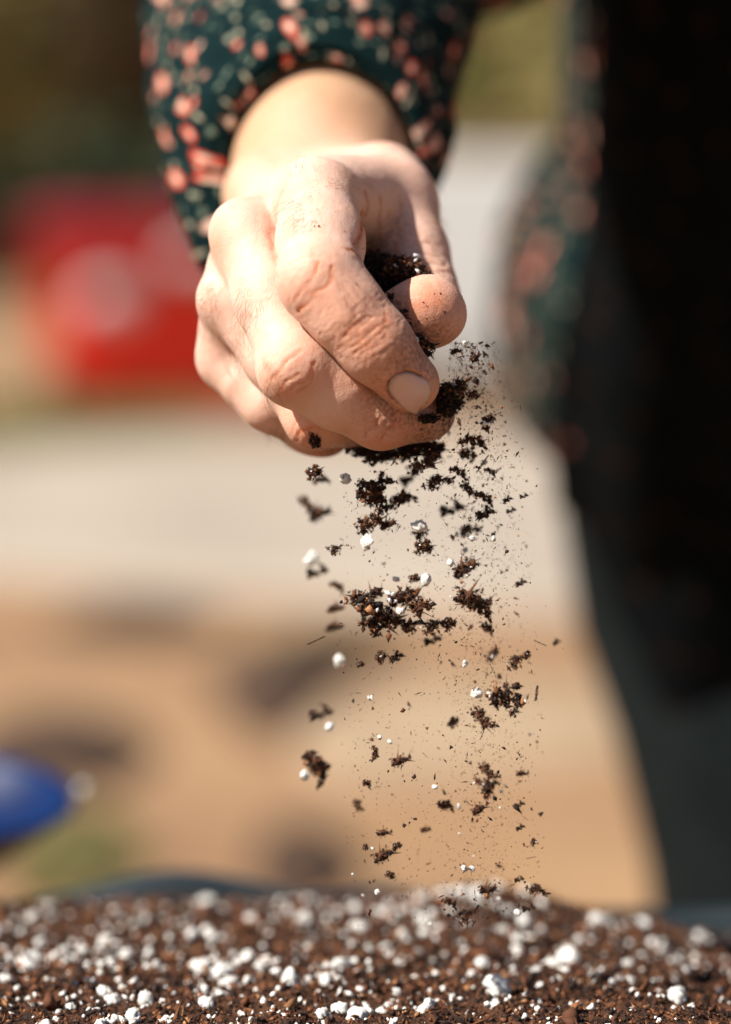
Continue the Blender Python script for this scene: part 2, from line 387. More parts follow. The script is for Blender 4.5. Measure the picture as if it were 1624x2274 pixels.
def build_hand_mesh():
    import openvdb as vdb
    lo = np.array((-58., 2., -165.)); hi = np.array((42., 175., 46.))
    B = 16; h = VOX
    nb = np.ceil((hi-lo)/(h*B)).astype(int); dims = nb*B
    arr = np.full(dims, 3*h, np.float32)
    bi = np.stack(np.meshgrid(*[np.arange(k) for k in nb], indexing='ij'), -1).reshape(-1, 3)
    cen = lo + (bi*B+B/2-.5)*h
    dc = sdf(cen); rad = B*h*0.9+3*h
    loc = np.stack(np.meshgrid(*[np.arange(B)]*3, indexing='ij'), -1).reshape(-1, 3)
    inside = bi[dc < -rad]
    for b in inside: arr[b[0]*B:b[0]*B+B, b[1]*B:b[1]*B+B, b[2]*B:b[2]*B+B] = -3*h
    act = bi[np.abs(dc) <= rad]
    for s in range(0, len(act), 100):
        bb = act[s:s+100]
        pts = lo + (bb[:, None, :]*B + loc[None])*h
        v = np.clip(sdf(pts.reshape(-1, 3)), -3*h, 3*h).reshape(len(bb), B, B, B)
        for b, vv in zip(bb, v): arr[b[0]*B:b[0]*B+B, b[1]*B:b[1]*B+B, b[2]*B:b[2]*B+B] = vv
    arr[:, -1, :] = 3*h; arr[:, :, 0] = 3*h
    g = vdb.FloatGrid(3*h); g.copyFromArray(arr)
    pts, quads = g.convertToQuads(isovalue=0.0)
    V = lo + np.asarray(pts, np.float64)*h
    F = np.asarray(quads, np.int64)
    ok = np.abs(sdf(V)) < 2*h
    for _ in range(2):
        gr = grad(V[ok]); V[ok] -= gr*np.clip(sdf(V[ok]), -h, h)[:, None]
    N = grad(V)
    # winding
    a, b, c = V[F[:2000, 0]], V[F[:2000, 1]], V[F[:2000, 2]]
    if (np.cross(b-a, c-a)*N[F[:2000, 0]]).sum() < 0: F = F[:, ::-1]
    return V, N, F

# creases: picture polylines, depth mm, half width mm, redness
CREASES = [
 # index PIP
 ([(706,583),(698,605),(684,625),(670,645),(655,662)], .40, .50, .5),
 ([(742,590),(733,618),(720,640),(700,658),(682,676),(664,692)], .52, .60, .7),
 ([(728,585),(724,608),(712,628)], .3, .4, .3),
 ([(640,596),(650,585),(672,573),(700,566),(735,566)], .22, .7, .1),
 ([(648,612),(660,597),(684,583)], .18, .5, .1),
 ([(648,652),(640,668)], .3, .5, .3),
 ([(664,692),(676,706)], .35, .5, .4),
 ([(650,630),(662,614),(680,600)], .16, .5, .1),
 # index DIP
 ([(842,700),(822,704),(800,716),(782,730),(765,745)], .35, .5, .4),
 ([(858,712),(838,722),(816,738),(796,752),(780,768)], .45, .5, .5),
 ([(868,728),(850,736),(828,752),(808,768),(788,785)], .40, .45, .5),
 ([(862,746),(846,756),(826,770),(806,788)], .3, .4, .4),
 ([(870,692),(858,698),(850,712)], .4, .5, .5),
 ([(800,700),(780,714),(766,726)], .25, .4, .2),
 ([(840,770),(822,786),(812,802)], .25, .4, .3),
 ([(855,776),(838,794),(826,812)], .2, .4, .3),
 # middle PIP
 ([(672,780),(650,792),(628,812),(612,838),(606,846)], .45, .5, .4),
 ([(694,806),(688,826),(676,842),(662,852),(652,866)], .35, .5, .5),
 ([(640,845),(656,836),(664,826)], .4, .45, .5),
 ([(620,880),(628,866),(640,848)], .35, .5, .5),
 ([(700,800),(698,826),(686,850),(668,872)], .55, .5, .6),
 ([(586,832),(592,815),(604,798),(618,784)], .25, .5, .2),
 ([(712,812),(708,836),(694,862)], .2, .45, .2),
 # middle DIP
 ([(838,934),(828,946),(816,956),(808,970)], .45, .5, .4),
 ([(852,940),(842,954),(832,968),(828,978)], .4, .45, .4),
 ([(880,930),(872,946),(858,960),(846,974)], .55, .5, .5),
 ([(862,924),(856,938)], .2, .4, .2),
 # ring PIP
 ([(692,952),(678,958),(664,966),(656,978)], .5, .5, .5),
 ([(672,930),(660,944),(652,958)], .3, .5, .3),
 # index finger side: fold where the proximal phalanx meets the web
 ([(806,470),(803,500),(800,530),(790,552)], .4, 1.2, .5),
 ([(812,430),(818,455),(812,476)], .5, .8, .4),
 ([(776,556),(790,562),(800,575)], .25, .9, .6),
 # thumb web folds (vertical)
 ([(868,470),(862,510),(852,550)], .25, 1.1, .2),
 ([(890,455),(886,500),(880,540),(870,570)], .35, 1.2, .2),
 ([(845,440),(842,480),(838,530)], .15, 1.0, .2),
 # thumb back wrinkles
 ([(930,560),(950,566),(975,570),(1000,572)], .35, .7, .1),
 ([(936,582),(960,586),(985,590),(1008,592)], .35, .7, .1),
 ([(942,536),(960,544),(980,548)], .3, .8, .1),
 ([(934,600),(960,603),(990,606),(1012,610)], .3, .6, .1),
 # groove between index base and middle knuckle
 ([(640,392),(622,440),(611,480),(605,530),(608,570),(616,610)], .5, 1.6, .12),
]

NAIL = [(859,861),(866,843),(879,831),(901,825),(917,827),(930,833),(945,840),(953,848),(957,860),(956,874),(949,890),(940,906),(930,919),(922,921),(910,916),(898,908),(888,899),(878,889),(868,879)]

def seg_dist(P, poly):
    d = np.full(len(P), 1e9)
    for a, b in zip(poly[:-1], poly[1:]):
        ab = b-a; t = np.clip(((P-a)@ab)/max(ab@ab, 1e-9), 0, 1)
        d = np.minimum(d, np.linalg.norm(P-a-t[:, None]*ab, axis=1))
    return d

def project(V):
    D = 800-V[:, 2]
    return np.stack([V[:, 0]*FPX/D+812, 1137-V[:, 1]*FPX/D], 1)

def in_poly(xy, poly):
    x, y = xy[:, 0], xy[:, 1]; ins = np.zeros(len(xy), bool); n = len(poly)
    for i in range(n):
        x1, y1 = poly[i]; x2, y2 = poly[(i+1) % n]
        c = ((y1 > y) != (y2 > y)) & (x < (x2-x1)*(y-y1)/((y2-y1) or 1e-9)+x1)
        ins ^= c
    return ins

def g(x, s): return np.exp(-(x/s)**2)

def detail(V, N):
    n = len(V); disp = np.zeros(n); red = np.zeros(n); dirt = np.zeros(n); tan = np.zeros(n)
    for pts, dep, wid, rd in CREASES:
        pts = np.array(pts, float)
        q = trace(pts)
        # keep the polyline on one surface
        lo, hi = q.min(0)-4, q.max(0)+4
        sel = np.where(((V > lo) & (V < hi)).all(1))[0]
        if not len(sel): continue
        wv = V[sel]+np.stack([vnoise(V[sel]*.28, 61), vnoise(V[sel]*.28, 62), 0*sel], 1)*1.1+.25*vnoise(V[sel]*1.1, 63)[:, None]
        d = seg_dist(wv, q); dep = dep*(.72+.55*vnoise(V[sel]*.35, 64))
        disp[sel] -= dep*.62*g(d, wid*.72)+dep*.16*g(d, wid*1.8)
        disp[sel] += dep*0.20*g(d-wid*2.4, wid*1.5)
        if pts[:, 0].mean() > 770: dirt[sel] = np.maximum(dirt[sel], .45*g(d, wid*.7))
        red[sel] = np.maximum(red[sel], min(1, rd*1.9)*g(d, wid*1.3))  # crease redness, also carrying the orange of their shade
    # wrinkled skin over the finger joints: noise stretched across the finger
    for a, b, c, s, amp in ((J['iP'], J['iD'], J['iD']+np.array((-1, 1, 8)), 10.5, .25), (J['iM'], J['iP'], J['iP']+np.array((-3, 2, 8)), 9, .15),
                            (J['mP'], J['mD'], J['mD']+np.array((-3, 0, 6)), 8, .24), (J['mM'], J['mP'], J['mP']+np.array((-3, 0, 8)), 8, .15),
                            (J['tM'], J['tI'], J['tI']+np.array((4, 4, 6)), 12, .45), (J['iP'], J['iD'], P3(880, 820, 28), 6, .22), (J['iP'], J['iD'], P3(780, 690, 34), 16, .16), (J['mP'], J['mD'], P3(760, 900, 16), 15, .14), (J['iM'], J['iP'], P3(690, 520, 20), 14, .10), (J['mM'], J['mP'], P3(600, 700, 16), 14, .10),
                            (J['rM'], J['rP'], J['rP']+np.array((-4, 0, 6)), 6, .2)):
        ax = (b-a)/np.linalg.norm(b-a)
        dd = np.linalg.norm(V-c, axis=1); sel = np.where(dd < 2.2*s)[0]
        q = V[sel]; al = q@ax; qq = q*0.28 + ax*(al*0.85)[:, None]
        nz = vnoise(qq, 31)+0.6*vnoise(qq*1.9, 32)
        nz = 1-2*np.abs(nz)
        disp[sel] += amp*0.50*nz*g(dd[sel], s)*(1+.6*vnoise(q*.3, 71))
    # whole-hand soft unevenness: tendons, veins and flesh
    disp += 0.28*fbm(V*0.09, 3, 3) + 0.06*fbm(V*0.6, 3, 9)
    xy = project(V); front = N[:, 2] > -0.1
    # finger print ridges on the thumb pad
    c = J['tT']; dd = np.linalg.norm(V-c, axis=1)
    sel = np.where((dd < 16) & front)[0]
    q = xy[sel]; rr = np.hypot(q[:, 0]-840, q[:, 1]-905)+3*vnoise(V[sel]*.25, 4)
    disp[sel] += 0.085*np.sin(rr*2*np.pi/6.2)*g(dd[sel], 13)
    # nail bed and folds
    nl = np.array(NAIL, float); q = trace(nl[:, :]); q = np.vstack([q, q[:1]])
    sel = np.where((np.linalg.norm(V-q.mean(0), axis=1) < 15) & (N[:, 2] > 0))[0]
    ins = in_poly(xy[sel], NAIL); d = seg_dist(V[sel], q)
    wall = np.clip(1-(xy[sel, 0]*.67+xy[sel, 1]*.74-1245)/25, 0, 1)       # no fold at the free edge
    disp[sel] += np.where(ins, -0.55*np.clip(d/0.8, 0, 1), 0.50*g(d-1.0, 1.2)*wall)
    disp[sel] -= 0.45*g(d, .45)*wall
    dirt[sel] = np.maximum(dirt[sel], .95*g(d-.1, .55)*np.clip(wall, .25, 1)*(.85+.6*vnoise(V[sel]*.8, 77)).clip(0, 1))
    red[sel] = np.maximum(red[sel], np.where(ins, 0, .55*g(d, 2.6)))
    # under the free edge: reddish
    c = trace([(962, 895)])[0]; red = np.maximum(red, .9*g(np.linalg.norm(V-c, axis=1), 4.5))
    # redder knuckles, tanned forearm, dirty fingers
    for c, s, a in ((P3(700, 640, 34), 10, .42), (P3(820, 745, 34), 13, .55), (P3(640, 840, 24), 9, .48), (P3(850, 950, 14), 10, .42),
                    (P3(690, 965, 2), 7, .5), (P3(470, 540, -4), 8, .22), (P3(950, 690, 12), 14, .62), (P3(905, 830, 26), 14, .62), (P3(795, 500, 4), 8, .35),
                    (P3(770, 520, 6), 14, .12)):
        red = np.maximum(red, a*g(np.linalg.norm(V-c, axis=1), s))
    for c, s, a in ((P3(905, 850, 26), 18, .66), (P3(948, 700, 10), 15, .62), (P3(880, 950, 8), 16, .62), (P3(800, 730, 34), 15, .38), (P3(690, 965, 0), 10, .45), (P3(740, 990, -24), 14, .5)):
        red = np.maximum(red, a*g(np.linalg.norm(V-c, axis=1), s))  # broad fingertip red: partly skin, partly their shaded tone painted in
    red = red*(1+.55*fbm(V*.22, 3, 12)) + .16*np.clip(fbm(V*.12, 3, 14), 0, 1)
    tan = np.clip((-V[:, 2]-82)/22, 0, 1)*.85
    def dirty(c, s, a):
        nonlocal dirt
        dirt = np.maximum(dirt, a*g(np.linalg.norm(V-c, axis=1), s))
    dirty(P3(815, 560, -10), 9, .8); dirty(P3(840, 620, -12), 11, 1.0); dirty(P3(840, 560, -40), 16, .75)
    dirty(P3(870, 690, 12), 6, .8); dirty(P3(925, 760, 12), 6, .8); dirty(P3(1000, 930, -2), 9, .9); dirty(P3(930, 950, 0), 9, .75)
    dirty(P3(975, 880, 6), 6, .9); dirty(P3(905, 780, 26), 12, .55); dirty(P3(930, 905, 10), 8, .7); dirty(P3(870, 905, 16), 8, .5); dirty(P3(950, 745, 8), 9, .45); dirty(P3(710, 985, -8), 6, .7); dirty(P3(800, 990, -20), 14, .8)
    dirty(P3(850, 880, 14), 9, .38); dirty(P3(870, 810, 30), 14, .22); dirty(P3(985, 700, 6), 10, .22); dirty(P3(830, 700, 28), 9, .22); dirty(P3(1025, 720, 0), 4, .35); dirty(P3(790, 540, 4), 6, .35)
    V2 = V + N*disp[:, None]
    return V2, dict(red=np.clip(red, 0, 1), dirt=np.clip(dirt, 0, 1), tan=tan)

# ================================================================== PERSON
person = empty('person', ground_at(1500, 2900))
person.location = (0.33, 1.54, 0)
tag(person, 'person in dark floral shirt reaching forward and letting potting soil fall from their right hand', 'person')
pinv = Matrix.Translation(-Vector(person.location))

def pchild(name, me, mat, world_mat=None, parent=None):
    o = link(name, me, mat, parent or person)
    if world_mat is not None: o.matrix_local = pinv @ world_mat
    else: o.matrix_local = pinv
    return o

HV, HN, HF = build_hand_mesh()
HV, HA = detail(HV, HN)

def loft(rings, seg=48, caps=True):
    """rings: (centre xyz, ax, ay vectors) -> verts, quads"""
    V = []; th = np.linspace(0, 2*np.pi, seg, endpoint=False)
    for c, ax, ay in rings:
        V.append(np.asarray(c)+np.cos(th)[:, None]*np.asarray(ax)+np.sin(th)[:, None]*np.asarray(ay))
    V = np.vstack(V); F = grid_faces(seg, len(rings), True)
    return V, F

LEAN = R(40)
def lean(p):
    p = np.array(p, float); q = p.reshape(-1, 3); dz = q[:, 2]-.93; dy = q[:, 1]-1.54; k = np.clip(dz/.08, 0, 1)*LEAN
    y = 1.54+dy*np.cos(k)-np.maximum(dz, 0)*np.sin(k); z = .93+np.where(dz > 0, dz*np.cos(k)+dy*np.sin(k), dz)
    return np.stack([q[:, 0], y, z], 1).reshape(p.shape)
# rest of the body (under the clothes): upper arm, torso, legs, neck, joined to the forearm in the sleeve
HMn = np.array(HM)
def h2w(p): p = np.atleast_2d(p); return (p@HMn[:3, :3].T)+HMn[:3, 3]
el = h2w(P3(830, -170, -335))[0]; sh = lean((0.14, 1.52, 1.46))
def tube_rings(pts, rads, up=(0, 0, 1)):
    pts = np.asarray(pts, float); out = []
    for i, p in enumerate(pts):
        t = pts[min(i+1, len(pts)-1)]-pts[max(i-1, 0)]; t /= np.linalg.norm(t)
        s = np.cross(t, up); s /= np.linalg.norm(s)+1e-9; u = np.cross(s, t)
        out.append((p, s*rads[i], u*rads[i]))
    return out
parts = []
fa = h2w(np.array([P3(712, 330, -150), P3(712, 160, -225), P3(820, -150, -330)]))
parts.append(loft(tube_rings([fa[0], fa[1], el, (el+sh)/2, sh, sh+np.array((.08, 0, .02))], [.024, .036, .042, .048, .055, .05])))
tz = [(.92, .165, .11), (1.02, .15, .10), (1.15, .16, .105), (1.3, .175, .11), (1.54, .17, .10), (1.50, .12, .08), (1.54, .06, .06), (1.62, .055, .055), (1.66, .07, .085), (1.74, .078, .10), (1.82, .07, .09), (1.86, .03, .04)]
_v, _f = loft([((.33, 1.54-.05*max(0, z-1.3), z), (a, 0, 0), (0, b, 0)) for z, a, b in tz]); parts.append((lean(_v), _f))
for sx in (-1, 1):
    parts.append(loft([((.318+sx*.078, 1.53, z), (a*.8, 0, 0), (0, a*.8, 0)) for z, a in ((.98, .08), (.8, .085), (.62, .07), (.5, .055), (.35, .055), (.15, .038), (.06, .04))]))
    parts.append(loft([((.33+sx*.09, 1.57-.19*t, .05), (a, 0, 0), (0, 0, b)) for t, a, b in ((0, .03, .035), (.3, .035, .045), (.7, .045, .03), (1, .03, .02))]))
sl = lean((.52, 1.52, 1.46)); parts.append(loft(tube_rings([sl-np.array((.06, 0, 0)), sl, (.57, 1.20, 1.12), (.56, 1.16, .90), (.55, 1.12, .82)], [.05, .055, .045, .036, .03], up=(0, 1, 0))))
BV = h2w(HV); BF = HF; off = len(BV); Vs = [BV]; Fs = [BF]
zero = {k: [v] for k, v in HA.items()}
for v, f in parts:
    Vs.append(v); Fs.append(f+off); off += len(v)
    for k in zero: zero[k].append(np.full(len(v), .5 if k == 'tan' else 0.0))
# vertices are kept in metres, relative to the person's base
body_me = mk_mesh('body', np.vstack(Vs)-np.array(person.location), np.vstack(Fs), smooth=True, attrs={k: np.concatenate(v) for k, v in zero.items()})
body = link('body', body_me, M['skin'], person)
body['label'] = 'bare forearm and loosely closed hand, knuckles to the camera'

# fingernail
def nail_mesh():
    nl = np.array(NAIL, float); c = nl.mean(0); rings = 7
    pts = [c]; 
    for r in range(1, rings+1):
        for k in range(len(nl)):
            pts.append(c+(nl[k]-c)*(r/rings)*(0.985))
    q = trace(pts); N = grad(q); rad = np.array([0]+[r/rings for r in range(1, rings+1) for _ in nl])
    top = q + N*(0.0+0.16*(1-rad**6)+0.40*(1-rad**2))[:, None]+np.array((0, 0, .05))
    bot = q - N*0.7
    n = len(nl); F = []
    for k in range(n): F.append((0, 1+k, 1+(k+1) % n, 1+(k+1) % n))
    for r in range(rings-1):
        for k in range(n): F.append((1+r*n+k, 1+(r+1)*n+k, 1+(r+1)*n+(k+1) % n, 1+r*n+(k+1) % n))
    m0 = len(top)
    for k in range(n):
        a = 1+(rings-1)*n+k; b = 1+(rings-1)*n+(k+1) % n; F.append((a, a+m0, b+m0, b))
    V = np.vstack([top, bot]); xy = np.array(pts); ex = (xy[:, 0]*.67+xy[:, 1]*.74); ex = (ex-ex.min())/(ex.max()-ex.min())
    edge = np.clip((rad-.86)/.08, 0, 1)*np.clip((ex-.60)/.12, 0, 1); dt = np.clip((rad-.80)/.2, 0, 1)*np.clip((.55-ex)/.2, 0, 1)*.55
    F = np.array([f if len(f) == 4 else f for f in F])
    tri = [(f[0], f[1], f[2]) for f in F]+[(f[0], f[2], f[3]) for f in F if f[2] != f[3]]
    me = mk_mesh('fingernail', h2w(V)-np.array(person.location), np.array(tri), smooth=True, attrs=dict(edge=np.concatenate([edge, edge]), dirt=np.concatenate([dt, dt])))
    return me
def nail_material():
    m, n, l, b = new_mat('nail_plate'); tc = n.new('ShaderNodeTexCoord'); cur = None
    z = n.new('ShaderNodeTexNoise'); z.inputs['Scale'].default_value = 300; l.new(tc.outputs['Object'], z.inputs['Vector'])
    def mixer(fac, a, c):
        x = n.new('ShaderNodeMix'); x.data_type = 'RGBA'; l.new(fac, x.inputs[0])
        if isinstance(a, tuple): x.inputs[6].default_value = (*a, 1)
        else: l.new(a, x.inputs[6])
        x.inputs[7].default_value = (*c, 1); return x.outputs[2]
    cur = mixer(z.outputs['Fac'], (.60, .38, .31), (.68, .46, .38))
    for k, c in (('edge', (.66, .56, .44)), ('dirt', (.10, .045, .03))):
        a = n.new('ShaderNodeAttribute'); a.attribute_name = k; cur = mixer(a.outputs['Fac'], cur, c)
    l.new(cur, b.inputs['Base Color']); b.inputs['Roughness'].default_value = .30; b.inputs['Subsurface Weight'].default_value = .3; b.inputs['Subsurface Radius'].default_value = (1, .4, .3); b.inputs['Subsurface Scale'].default_value = .0015
    return m
M['nail'] = nail_material()
nail = link('fingernail', nail_mesh(), M['nail'], person)
nail['label'] = 'index fingernail with dirt around its edge'

# hairs on fingers, hand and wrist
def hairs():
    V = []; F = []
    g2 = np.random.default_rng(3)
    patches = [((660, 470), 38, 45, 70, (-.3, -1)), ((545, 690), 25, 70, 60, (-.2, -1)), ((600, 850), 16, 60, 60, (.45, -1)), ((520, 770), 20, 60, 40, (.3, -1)),
               ((470, 640), 20, 60, 30, (-.5, -1)), ((760, 400), 60, 25, 50, (.4, -1)), ((960, 500), 16, 70, 60, (.7, -.7)), ((620, 965), 45, 16, 50, (-.2, -1)),
               ((450, 720), 8, 70, 26, (-.8, -.6)), ((640, 380), 60, 12, 22, (-.1, 1)), ((760, 640), 40, 40, 24, (.2, -1))]
    pts = []; dirs = []
    for c, sx, sy, n, d in patches:
        p = g2.normal(size=(n, 2))*np.array((sx, sy))*.6+np.array(c); pts.append(p); dirs += [d]*n
    pts = np.vstack(pts); q = trace(pts); ok = q[:, 2] > -140; q = q[ok]; dirs = np.array(dirs)[ok]; N = grad(q)
    for p, nn, d in zip(q, N, dirs):
        L = g2.uniform(3.0, 7.5); d3 = np.array((d[0]+g2.normal()*.35, d[1]+g2.normal()*.35, g2.normal()*.2)); d3 -= nn*(d3@nn); d3 /= np.linalg.norm(d3)+1e-6
        side = np.cross(nn, d3); bend = g2.normal()*.35
        base = len(V)
        for s in range(6):
            t = s/5; cpt = p+d3*L*t+nn*(0.3+L*.24*math.sin(t*2.3))+side*bend*L*t*t
            r = .045*(1-.75*t)
            for a in range(3):
                an = a*2*math.pi/3; V.append(cpt+side*math.cos(an)*r+nn*math.sin(an)*r)
            if s:
                for a in range(3):
                    o = base+(s-1)*3; F.append((o+a, o+(a+1) % 3, o+3+(a+1) % 3, o+3+a))
    return mk_mesh('hair', h2w(np.array(V))-np.array(person.location), np.array(F), smooth=True)
hr = link('hair', hairs(), M['hair'], person); hr['kind'] = 'stuff'

# ---- sleeve
def sleeve():
    seg = 160
    # (t) rings along the arm from the cuff to the shoulder; centres in hand mm coordinates, radii in mm
    keys = [  # centre px, py, z ; rx, ry
        ((718, 368, -122), 34.5, 37.5), ((715, 358, -124), 37.5, 41), ((708, 344, -130), 42, 45.5), ((700, 324, -141), 47, 49), ((698, 280, -158), 52, 50),
        ((694, 200, -182), 57, 52), ((698, 110, -210), 61, 54), ((706, 10, -245), 66, 56), ((730, -80, -290), 62, 57), ((800, -190, -335), 64, 60)]
    C = [P3(*k[0]) for k in keys]; rx = [k[1] for k in keys]; ry = [k[2] for k in keys]
    # on to the shoulder (world metres -> hand mm)
    inv = np.linalg.inv(HMn)
    for p, r in (((el+sh)/2+np.array((0, 0, .0)), 70), (sh, 80), (sh+np.array((.05, .03, .03)), 78)):
        C.append((np.append(p, 1)@inv.T)[:3]); rx.append(r); ry.append(r)
    C = np.array(C); S = np.linspace(0, len(C)-1, 110); ii = np.arange(len(C))
    Ci = np.stack([np.interp(S, ii, C[:, k]) for k in range(3)], 1); rxi = np.interp(S, ii, rx); ryi = np.interp(S, ii, ry)
    for _ in range(3):
        Ci[1:-1] = (Ci[:-2]+2*Ci[1:-1]+Ci[2:])/4; rxi[3:-1] = (rxi[2:-2]+2*rxi[3:-1]+rxi[4:])/4; ryi[3:-1] = (ryi[2:-2]+2*ryi[3:-1]+ryi[4:])/4
    th = np.linspace(0, 2*np.pi, seg, endpoint=False)
    V = []; UV = []; L = 0
    for k in range(len(S)):
        t = Ci[min(k+1, len(S)-1)]-Ci[max(k-1, 0)]; t /= np.linalg.norm(t)
        # the cuff opening faces the hand
        q_ = min(1, S[k]/4); t = (1-q_)*np.array((0, .10, -1.))+q_*t; t /= np.linalg.norm(t)
        ax = np.array((1., 0, 0)); ax -= t*(ax@t); ax /= np.linalg.norm(ax); ay = np.cross(ax, t); ay *= (1 if ay[1] >= 0 else -1)
        if k: L += np.linalg.norm(Ci[k]-Ci[k-1])
        hang = 17*np.exp(-((th-R(224))/.42)**2)*np.exp(-((S[k]-1.0)/2.6)**2)+4*np.exp(-((th-R(180))/.6)**2)*min(1, S[k]/2)
        pos = np.stack([np.cos(th)*2.2, np.sin(th)*2.2, np.full(seg, L*.028)], 1)
        wr = -2.2*np.abs(vnoise(pos*np.array((1.2, 1.2, 2.6))+9, 27))*min(1, .2+S[k]*.3)+3.4*fbm(pos+3, 3, 21)*min(1, .45+S[k]*.35) + 1.6*np.sin(th*5+L*.05+2*vnoise(pos*.7, 8))*min(1, S[k]*.4)*.7
        # rolled bands of the turned-up cuff
        band = 1.6*np.exp(-((L-5)/4)**2)+1.3*np.exp(-((L-26)/3.0)**2)-1.2*np.exp(-((L-31)/2.2)**2)
        r1 = rxi[k]+wr+hang+band; r2 = ryi[k]+wr+hang+band
        ring = Ci[k]+np.cos(th)[:, None]*r1[:, None]*ax+np.sin(th)[:, None]*r2[:, None]*ay
        V.append(ring); UV.append(np.stack([th/(2*np.pi)*330, np.full(seg, L), np.zeros(seg)], 1))
    # inner lining: back inside from the cuff edge
    inner = []
    for k, dd, sh_ in ((2, -1.2, 0), (6, -2.5, 0), (14, -4, 0), (24, -6, 0)):
        c = Ci[k]; inner.append(c+(V[k]-c)*(1-(abs(dd)+2)/50)); 
    V = inner[::-1]+V; UV = [UV[0]-np.array((0, d_, 0)) for d_ in (24, 15, 8, 3)]+UV
    Vn = np.vstack(V); F = grid_faces(seg, len(V), True)
    return Vn, F, np.vstack(UV)
SVm, SF, SUV = sleeve()
sl_me = mk_mesh('sleeve', h2w(SVm)-np.array(person.location), SF[:, ::-1], smooth=True, uv3=SUV)
sl_o = link('sleeve', sl_me, M['floral'], person); sl_o['label'] = 'rolled sleeve printed with pink flowers'

# ---- shirt (torso), trousers
M['floral_body'] = M['floral']
def shirt():
    seg = 200; th = np.linspace(0, 2*np.pi, seg, endpoint=False); V = []; UV = []
    lv = [(.985, .215, .135), (1.00, .214, .137), (1.05, .208, .138), (1.12, .205, .14), (1.2, .208, .145), (1.3, .215, .15), (1.40, .215, .145), (1.47, .19, .125), (1.51, .13, .10), (1.54, .075, .075)]
    Z = np.array([a[0] for a in lv]); zz = np.concatenate([np.linspace(.985, 1.47, 46), [1.49, 1.51, 1.525, 1.54]])
    A = np.interp(zz, Z, [a[1] for a in lv]); B_ = np.interp(zz, Z, [a[2] for a in lv])
    for z, a, b in zip(zz, A, B_):
        pos = np.stack([np.cos(th)*2, np.sin(th)*2, np.full(seg, z*6)], 1)
        w = .012*fbm(pos, 3, 41)+.006*np.sin(th*9+2*vnoise(pos, 7))*max(0, 1.3-z)*3
        w = w+.032*np.clip(-np.cos(th), 0, 1)**3*np.exp(-((z-1.105)/.070)**4)
        V.append(np.stack([(.308)+np.cos(th)*(a+w), 1.54+np.sin(th)*(b+w), np.full(seg, z)], 1))
        UV.append(np.stack([th/(2*np.pi)*1150, np.full(seg, z*1000), np.zeros(seg)], 1))
    V = [(.308)*np.array((1, 0, 0))+np.array((0, 1.54, 0))+(V[4]-np.array((.308, 1.54, 0)))*np.array((.93, .93, 1))]+[ (V[0]-np.array((.308,1.54,0)))*np.array((.97,.97,1))+np.array((.308,1.54,0))]+V
    UV = [UV[0]]*2+UV
    return np.vstack(V), grid_faces(seg, len(V), True), np.vstack(UV)
v, f, u = shirt()
sh_o = link('shirt', mk_mesh('shirt', lean(v)-np.array(person.location), f, smooth=True, uv3=u), M['floral'], person)
# front tail of the shirt with its shade in the colour, hanging in front of the thigh
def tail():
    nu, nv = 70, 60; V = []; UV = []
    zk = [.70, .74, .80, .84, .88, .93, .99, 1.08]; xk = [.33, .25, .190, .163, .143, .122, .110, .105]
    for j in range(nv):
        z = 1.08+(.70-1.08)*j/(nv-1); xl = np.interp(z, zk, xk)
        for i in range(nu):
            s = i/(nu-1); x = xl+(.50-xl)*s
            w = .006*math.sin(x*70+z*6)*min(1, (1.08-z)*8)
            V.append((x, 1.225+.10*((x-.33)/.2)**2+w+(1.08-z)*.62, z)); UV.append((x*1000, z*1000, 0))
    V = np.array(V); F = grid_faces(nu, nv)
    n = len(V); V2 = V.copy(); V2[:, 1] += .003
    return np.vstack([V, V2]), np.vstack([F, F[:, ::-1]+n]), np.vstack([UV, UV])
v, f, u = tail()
tl = link('shaded_front', mk_mesh('shaded_front', v-np.array(person.location), f, smooth=True, uv3=u), M['shaded_front'], person)
def shaded_chest():
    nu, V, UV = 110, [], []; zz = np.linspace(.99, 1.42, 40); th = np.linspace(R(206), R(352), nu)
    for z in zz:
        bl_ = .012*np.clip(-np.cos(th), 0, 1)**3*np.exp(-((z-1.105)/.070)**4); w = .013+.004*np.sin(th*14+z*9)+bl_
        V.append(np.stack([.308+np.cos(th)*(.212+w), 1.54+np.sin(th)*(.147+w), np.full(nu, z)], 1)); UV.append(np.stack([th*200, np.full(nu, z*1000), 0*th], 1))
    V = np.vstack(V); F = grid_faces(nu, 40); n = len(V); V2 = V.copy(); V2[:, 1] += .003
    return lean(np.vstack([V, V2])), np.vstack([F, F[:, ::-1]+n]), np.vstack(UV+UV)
v, f, u = shaded_chest()
link('shaded_chest', mk_mesh('shaded_chest', v-np.array(person.location), f, smooth=True, uv3=u), M['shaded_front'], tl)
def trousers():
    Vs = []; Fs = []; off = 0; seg = 64
    specs = [[((.318, 1.54, z), (a, 0, 0), (0, b, 0)) for z, a, b in ((1.03, .165, .12), (.98, .176, .125), (.93, .182, .13), (.90, .183, .13))]]
    for sx in (-1, 1):
        specs.append([((.318+sx*x, y, z), (a, 0, 0), (0, b, 0)) for z, x, y, a, b in
            ((.93, .085, 1.54, .117, .128), (.86, .082, 1.53, .108, .122), (.8, .074, 1.52, .094, .112), (.72, .066, 1.51, .084, .10), (.62, .062, 1.51, .076, .088), (.5, .07, 1.52, .070, .078), (.35, .085, 1.55, .064, .068), (.2, .095, 1.56, .060, .062), (.07, .10, 1.56, .062, .066))])
    for k, s in enumerate(specs):
        v, f = loft(s, seg)
        v = v+ .004*fbm(v*14, 3, k)[:, None]*np.array((1, 1, 0)); Vs.append(v); Fs.append(f+off); off += len(v)
    return np.vstack(Vs), np.vstack(Fs)
v, f = trousers()
